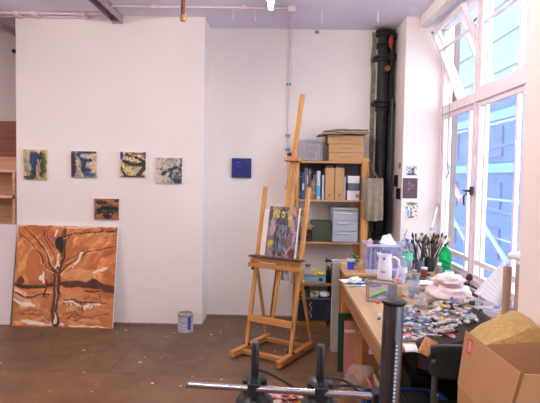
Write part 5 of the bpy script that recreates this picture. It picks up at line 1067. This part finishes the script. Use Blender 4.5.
# red outlined label on the left flap
fo, fu, fv = Vector((0, 0, h)), Vector((0, 1, 0)), None
def onflap(u, v, off=.0045):   # u along the fold from the near end, v up the flap
    a_ = Vector((0, 0, h)).lerp(Vector((0, d, h)), u); b_ = l1.lerp(l0, u); n_ = (Vector((0, d, 0))).cross(l0-Vector((0, d, h))).normalized()
    if n_.x > 0: n_ = -n_
    return a_.lerp(b_, v)+n_*off
def quad(nm, u0, u1, v0, v1, m, off): MB().add([onflap(u0, v0, off), onflap(u1, v0, off), onflap(u1, v1, off), onflap(u0, v1, off)], [(0, 1, 2, 3)]).build(nm, m, lf, solid=.0006)
quad('red_label', .80, .90, .66, .93, mat('red label', (190, 40, 56), .5), .0045); quad('label_print', .825, .875, .70, .89, mat('pink label print', (232, 150, 150), .5), .0052)
MB().tube([onflap(.55, .28, .003), onflap(.545, .50, .003)], .0012, 4).build('pen_mark', mat('brown mark', (110, 76, 50), .7), lf)
o = thing('dark_crate', 'dark crate under the open carton at the lower right', 'crate', (1.0, 1.80, 0)); MB().box(-.2, .2, -.2, .2, 0, .33).build('crate_body', mat('dark crate', (46, 44, 50), .6), o, bevel=.008)

# ================================================================ STEEL STAND WITH A CROSS BAR (nearest)
CX, CY = .277, 1.26
t = thing('camera_stand', 'steel column stand with a toothed rack and chrome cross bar in the foreground', 'stand', (.262, CY, 0))
top = at(394, 303, CY)-Vector((.262, CY, 0)); bot = Vector((0, 0, .05)); dirv = (top-bot).normalized()
MB().tube([bot, top], .0255, 32).build('column', CHROME, t, smooth=True)
MB().lathe([(0, .004), (.024, .003), (.029, .001), (.0300, -.002), (.029, -.006), (.0255, -.010), (0, -.010)], n=28).build('cap', BLK, t, loc=top+Vector((0, 0, .006)), smooth=True)
q = MB(); rk = MB()
for k in range(58):
    p = bot.lerp(top, .45+.0082*k)+Vector((.006, -.0262, 0)); q.box(p.x-.0025, p.x+.0025, p.y-.004, p.y, p.z-.0022, p.z+.0022)
p0, p1 = bot.lerp(top, .43)+Vector((-.0005, -.0256, 0)), bot.lerp(top, .925)+Vector((-.0005, -.0256, 0)); rk.bar(p0, p1, .007, .004)
rk.bar(p0+Vector((-.003, 0, 0)), p1+Vector((-.003, 0, 0)), .004, .003)
rkk = rk.build('rack', mat('dark rack groove', (30, 32, 40), .4, .4), t); q.build('rack_teeth', mat('bright teeth', (220, 224, 232), .3, .4), rkk)
rr_ = MB(); rr_.bar(bot.lerp(top, .1)+Vector((-.0225, -.010, 0)), bot.lerp(top, .97)+Vector((-.0225, -.010, 0)), .007, .012); rr_.build('side_strip', mat('dark side strip', (60, 64, 76), .35, .6), t, bevel=.002)  # dark strip down the left side of the column
MB().tube([(0, 0, 0), (0, 0, .05)], [.08, .05], 28).build('base_hub', BLK, t, smooth=True)
for a_ in (.5, 2.6, 4.7): MB().bar((0, 0, .04), (.42*math.cos(a_), .42*math.sin(a_), .03), .035, .03, (0, 0, 1)).build('base_leg', BLK, t, bevel=.006)
O_ = Vector((.262, CY, 0)); e0, e1 = at(187.5, 384.5, 1.44), at(376, 396.5, 1.305); ed = (e1-e0).normalized(); e2 = e1+ed*.02
MB().tube([e0-O_, e1-O_, e2-O_], .0092, 20).build('cross_bar', CHROMEX, t, smooth=True); MB().tube([e0-O_-ed*.002, e0-O_+ed*.006], .0098, 20).build('bar_end_cap', mat('dull bar end', (120, 120, 128), .4, .7), t, smooth=True)
MB().box(-.03, .03, -.0, .045, -.02, .02).build('column_clamp', BLK, t, loc=(e1.x-.262+.018, .012, e1.z), bevel=.004)
def head(px, lab, seed):
    f = (px-187.5)/(376-187.5); c = e0.lerp(e1, f)*1.0; dpt = c.y
    p = Vector((at(px, 386, dpt).x, dpt, e0.lerp(e1, f).z)); t = thing('lamp_head', lab, 'lamp head', p)
    BK = mat('satin black', (24, 25, 30), .38, var=.1); BK2 = mat('ribbed black', (38, 42, 52), .4, var=.1); o_ = (0, .046, 0)
    MB().lathe([(.010, .018), (.0115, .02), (.0115, .112), (.0095, .116), (0, .116)], o_, n=18).build('stem', BK2, t, smooth=True)
    MB().box(-.003, .003, .033, .036, .034, .108).build('stem_groove', mat('dark groove', (12, 12, 16), .5), t)
    MB().lathe([(0, -.020), (.0345, -.020), (.0355, -.016), (.0355, .012), (.032, .016), (.014, .020), (0, .021)], o_, n=24).build('collar', BK, t, smooth=True)
    MB().box(-.018, .018, -.014, .0135, -.020, .018).build('clamp', BK, t, bevel=.004); MB().box(-.012, .012, .0, .045, .012, .022).build('clamp_arm', BK, t, bevel=.002)
    MB().lathe([(0, -.020), (.033, -.022), (.034, -.030), (.040, -.036), (.052, -.048), (.058, -.07), (.060, -.12), (.058, -.125), (0, -.12)], o_, n=28).build('housing', BK, t, smooth=True)
    return p
h1 = head(254, 'left one of two black lamp heads clamped on the chrome bar', 1); h2 = head(321.5, 'right one of two black lamp heads clamped on the chrome bar', 2)
CB = mat('black cable', (20, 22, 28), .4)
def cable(pts, lab, r=.0036):
    P = [Vector(p) for p in pts]; out = []
    for i in range(len(P)-1):
        a_, b_, c_, d_ = P[max(i-1, 0)], P[i], P[i+1], P[min(i+2, len(P)-1)]
        for k in range(8): s = k/8; out.append(.5*((2*b_)+(c_-a_)*s+(2*a_-5*b_+4*c_-d_)*s*s+(3*b_-a_-3*c_+d_)*s**3))
    out.append(P[-1]); tag(MB().tube(out, r, 8).build('cable', CB, smooth=True), lab, 'cable')
cable([at(259, 370, 1.41), at(270, 374, 1.43), at(285, 382, 1.44), at(300, 392, 1.45), at(322, 405, 1.46)], 'black cable drooping right from the left lamp head')
cable([at(326, 377.5, 1.35), at(337, 378, 1.36), at(350, 384, 1.36), at(360, 394, 1.355), at(368, 408, 1.35)], 'black cable looping over the chrome bar from the right lamp head')
cable([at(330, 388, 1.37), at(342, 385.5, 1.38), at(358, 386.5, 1.38), at(374, 390, 1.37)], 'black cable running behind the chrome bar to the column')

# ================================================================ small pictures by the window
def pinned(lab, px0, py0, px1, py1, art, X=None):
    a_, b_ = at(px0, py0, YC-.002), at(px1, py1, YC-.002); t = thing('pinned_picture', lab, 'picture', ((a_.x+b_.x)/2, YC-.003, b_.z))
    MB().box(-(b_.x-a_.x)/2, (b_.x-a_.x)/2, 0, .002, 0, a_.z-b_.z).build('card', PAPER, t); art.mesh('printed_face', b_.x-a_.x, a_.z-b_.z, t, (0, -.0006, 0))
A = Art(20, 18, (206, 206, 212), 31, .2); A.strokes(30, (0, 0, 1, 1), [(60, 62, 70), (150, 150, 160), (230, 230, 236)], .2, .04); A.ell(.5, .85, .45, .12, (60, 62, 70)); A.ell(.6, .4, .15, .2, (80, 84, 92))
pinned('small black and white picture, topmost on the white reveal', 406, 165.5, 416.8, 175.5, A)
A = Art(24, 34, (88, 62, 78), 32, .1); A.strokes(16, (.2, .2, .8, .6), [(150, 110, 126), (120, 88, 104)], .14, .025); A.line([(0, .62), (1, .62)], .02, (60, 44, 58), .6)
pinned('dark plum coloured picture, middle one on the white reveal', 403, 178, 417, 198.5, A)
A = Art(26, 34, (228, 222, 216), 33, .05); A.ell(.5, .1, .4, .08, (120, 110, 80)); A.strokes(18, (.1, .02, .95, .35), [(96, 84, 60), (200, 150, 100), (120, 130, 90)], .07, .025); A.ell(.25, .6, .12, .22, (120, 170, 220)); A.line([(.45, .35), (.48, .6), (.45, .8)], .045, (110, 60, 44)); A.line([(.25, .85), (.6, .8)], .03, (150, 90, 70)); A.ell(.6, .83, .1, .05, (160, 70, 60)); A.ell(.8, .5, .1, .06, (150, 120, 100)); A.ell(.85, .75, .06, .05, (120, 150, 110))
pinned('small colourful picture with a tree and birds, lowest on the white reveal', 405, 202, 418, 220.5, A)
A = Art(16, 26, (226, 222, 228), 34, .05); A.line([(.3, .95), (.5, .5), (.8, .1)], .05, (150, 154, 140)); A.ell(.3, .75, .2, .1, (130, 138, 120), .7); A.ell(.6, .4, .2, .08, (170, 172, 160), .7); A.ell(.7, .7, .15, .08, (140, 144, 130), .7)
pinned('faint grey plant sketch pinned low at the left of the white reveal', 400.5, 228, 408, 246, A)
for (px0, py0, px1, py1, c, lab) in ((394.2, 175, 397.6, 187, (40, 34, 40), 'narrow dark picture on the pier side beside the black pipes, upper one'), (396.2, 188, 400.2, 199.5, (26, 24, 28), 'narrow black picture on the pier side, lower one'), (398.8, 163, 400.6, 168.5, (176, 130, 90), 'tiny orange brown label on the pier side')):
    a_, b_ = atx(px0, py0, XP-.002), atx(px1, py1, XP-.002)
    tag(MB().box(0, .003, min(a_.y, b_.y), max(a_.y, b_.y), b_.z, a_.z).build('pier_picture', mat('pier picture %d' % int(px0*10), c, .6), loc=(XP-.0035, 0, 0)), lab, 'picture')
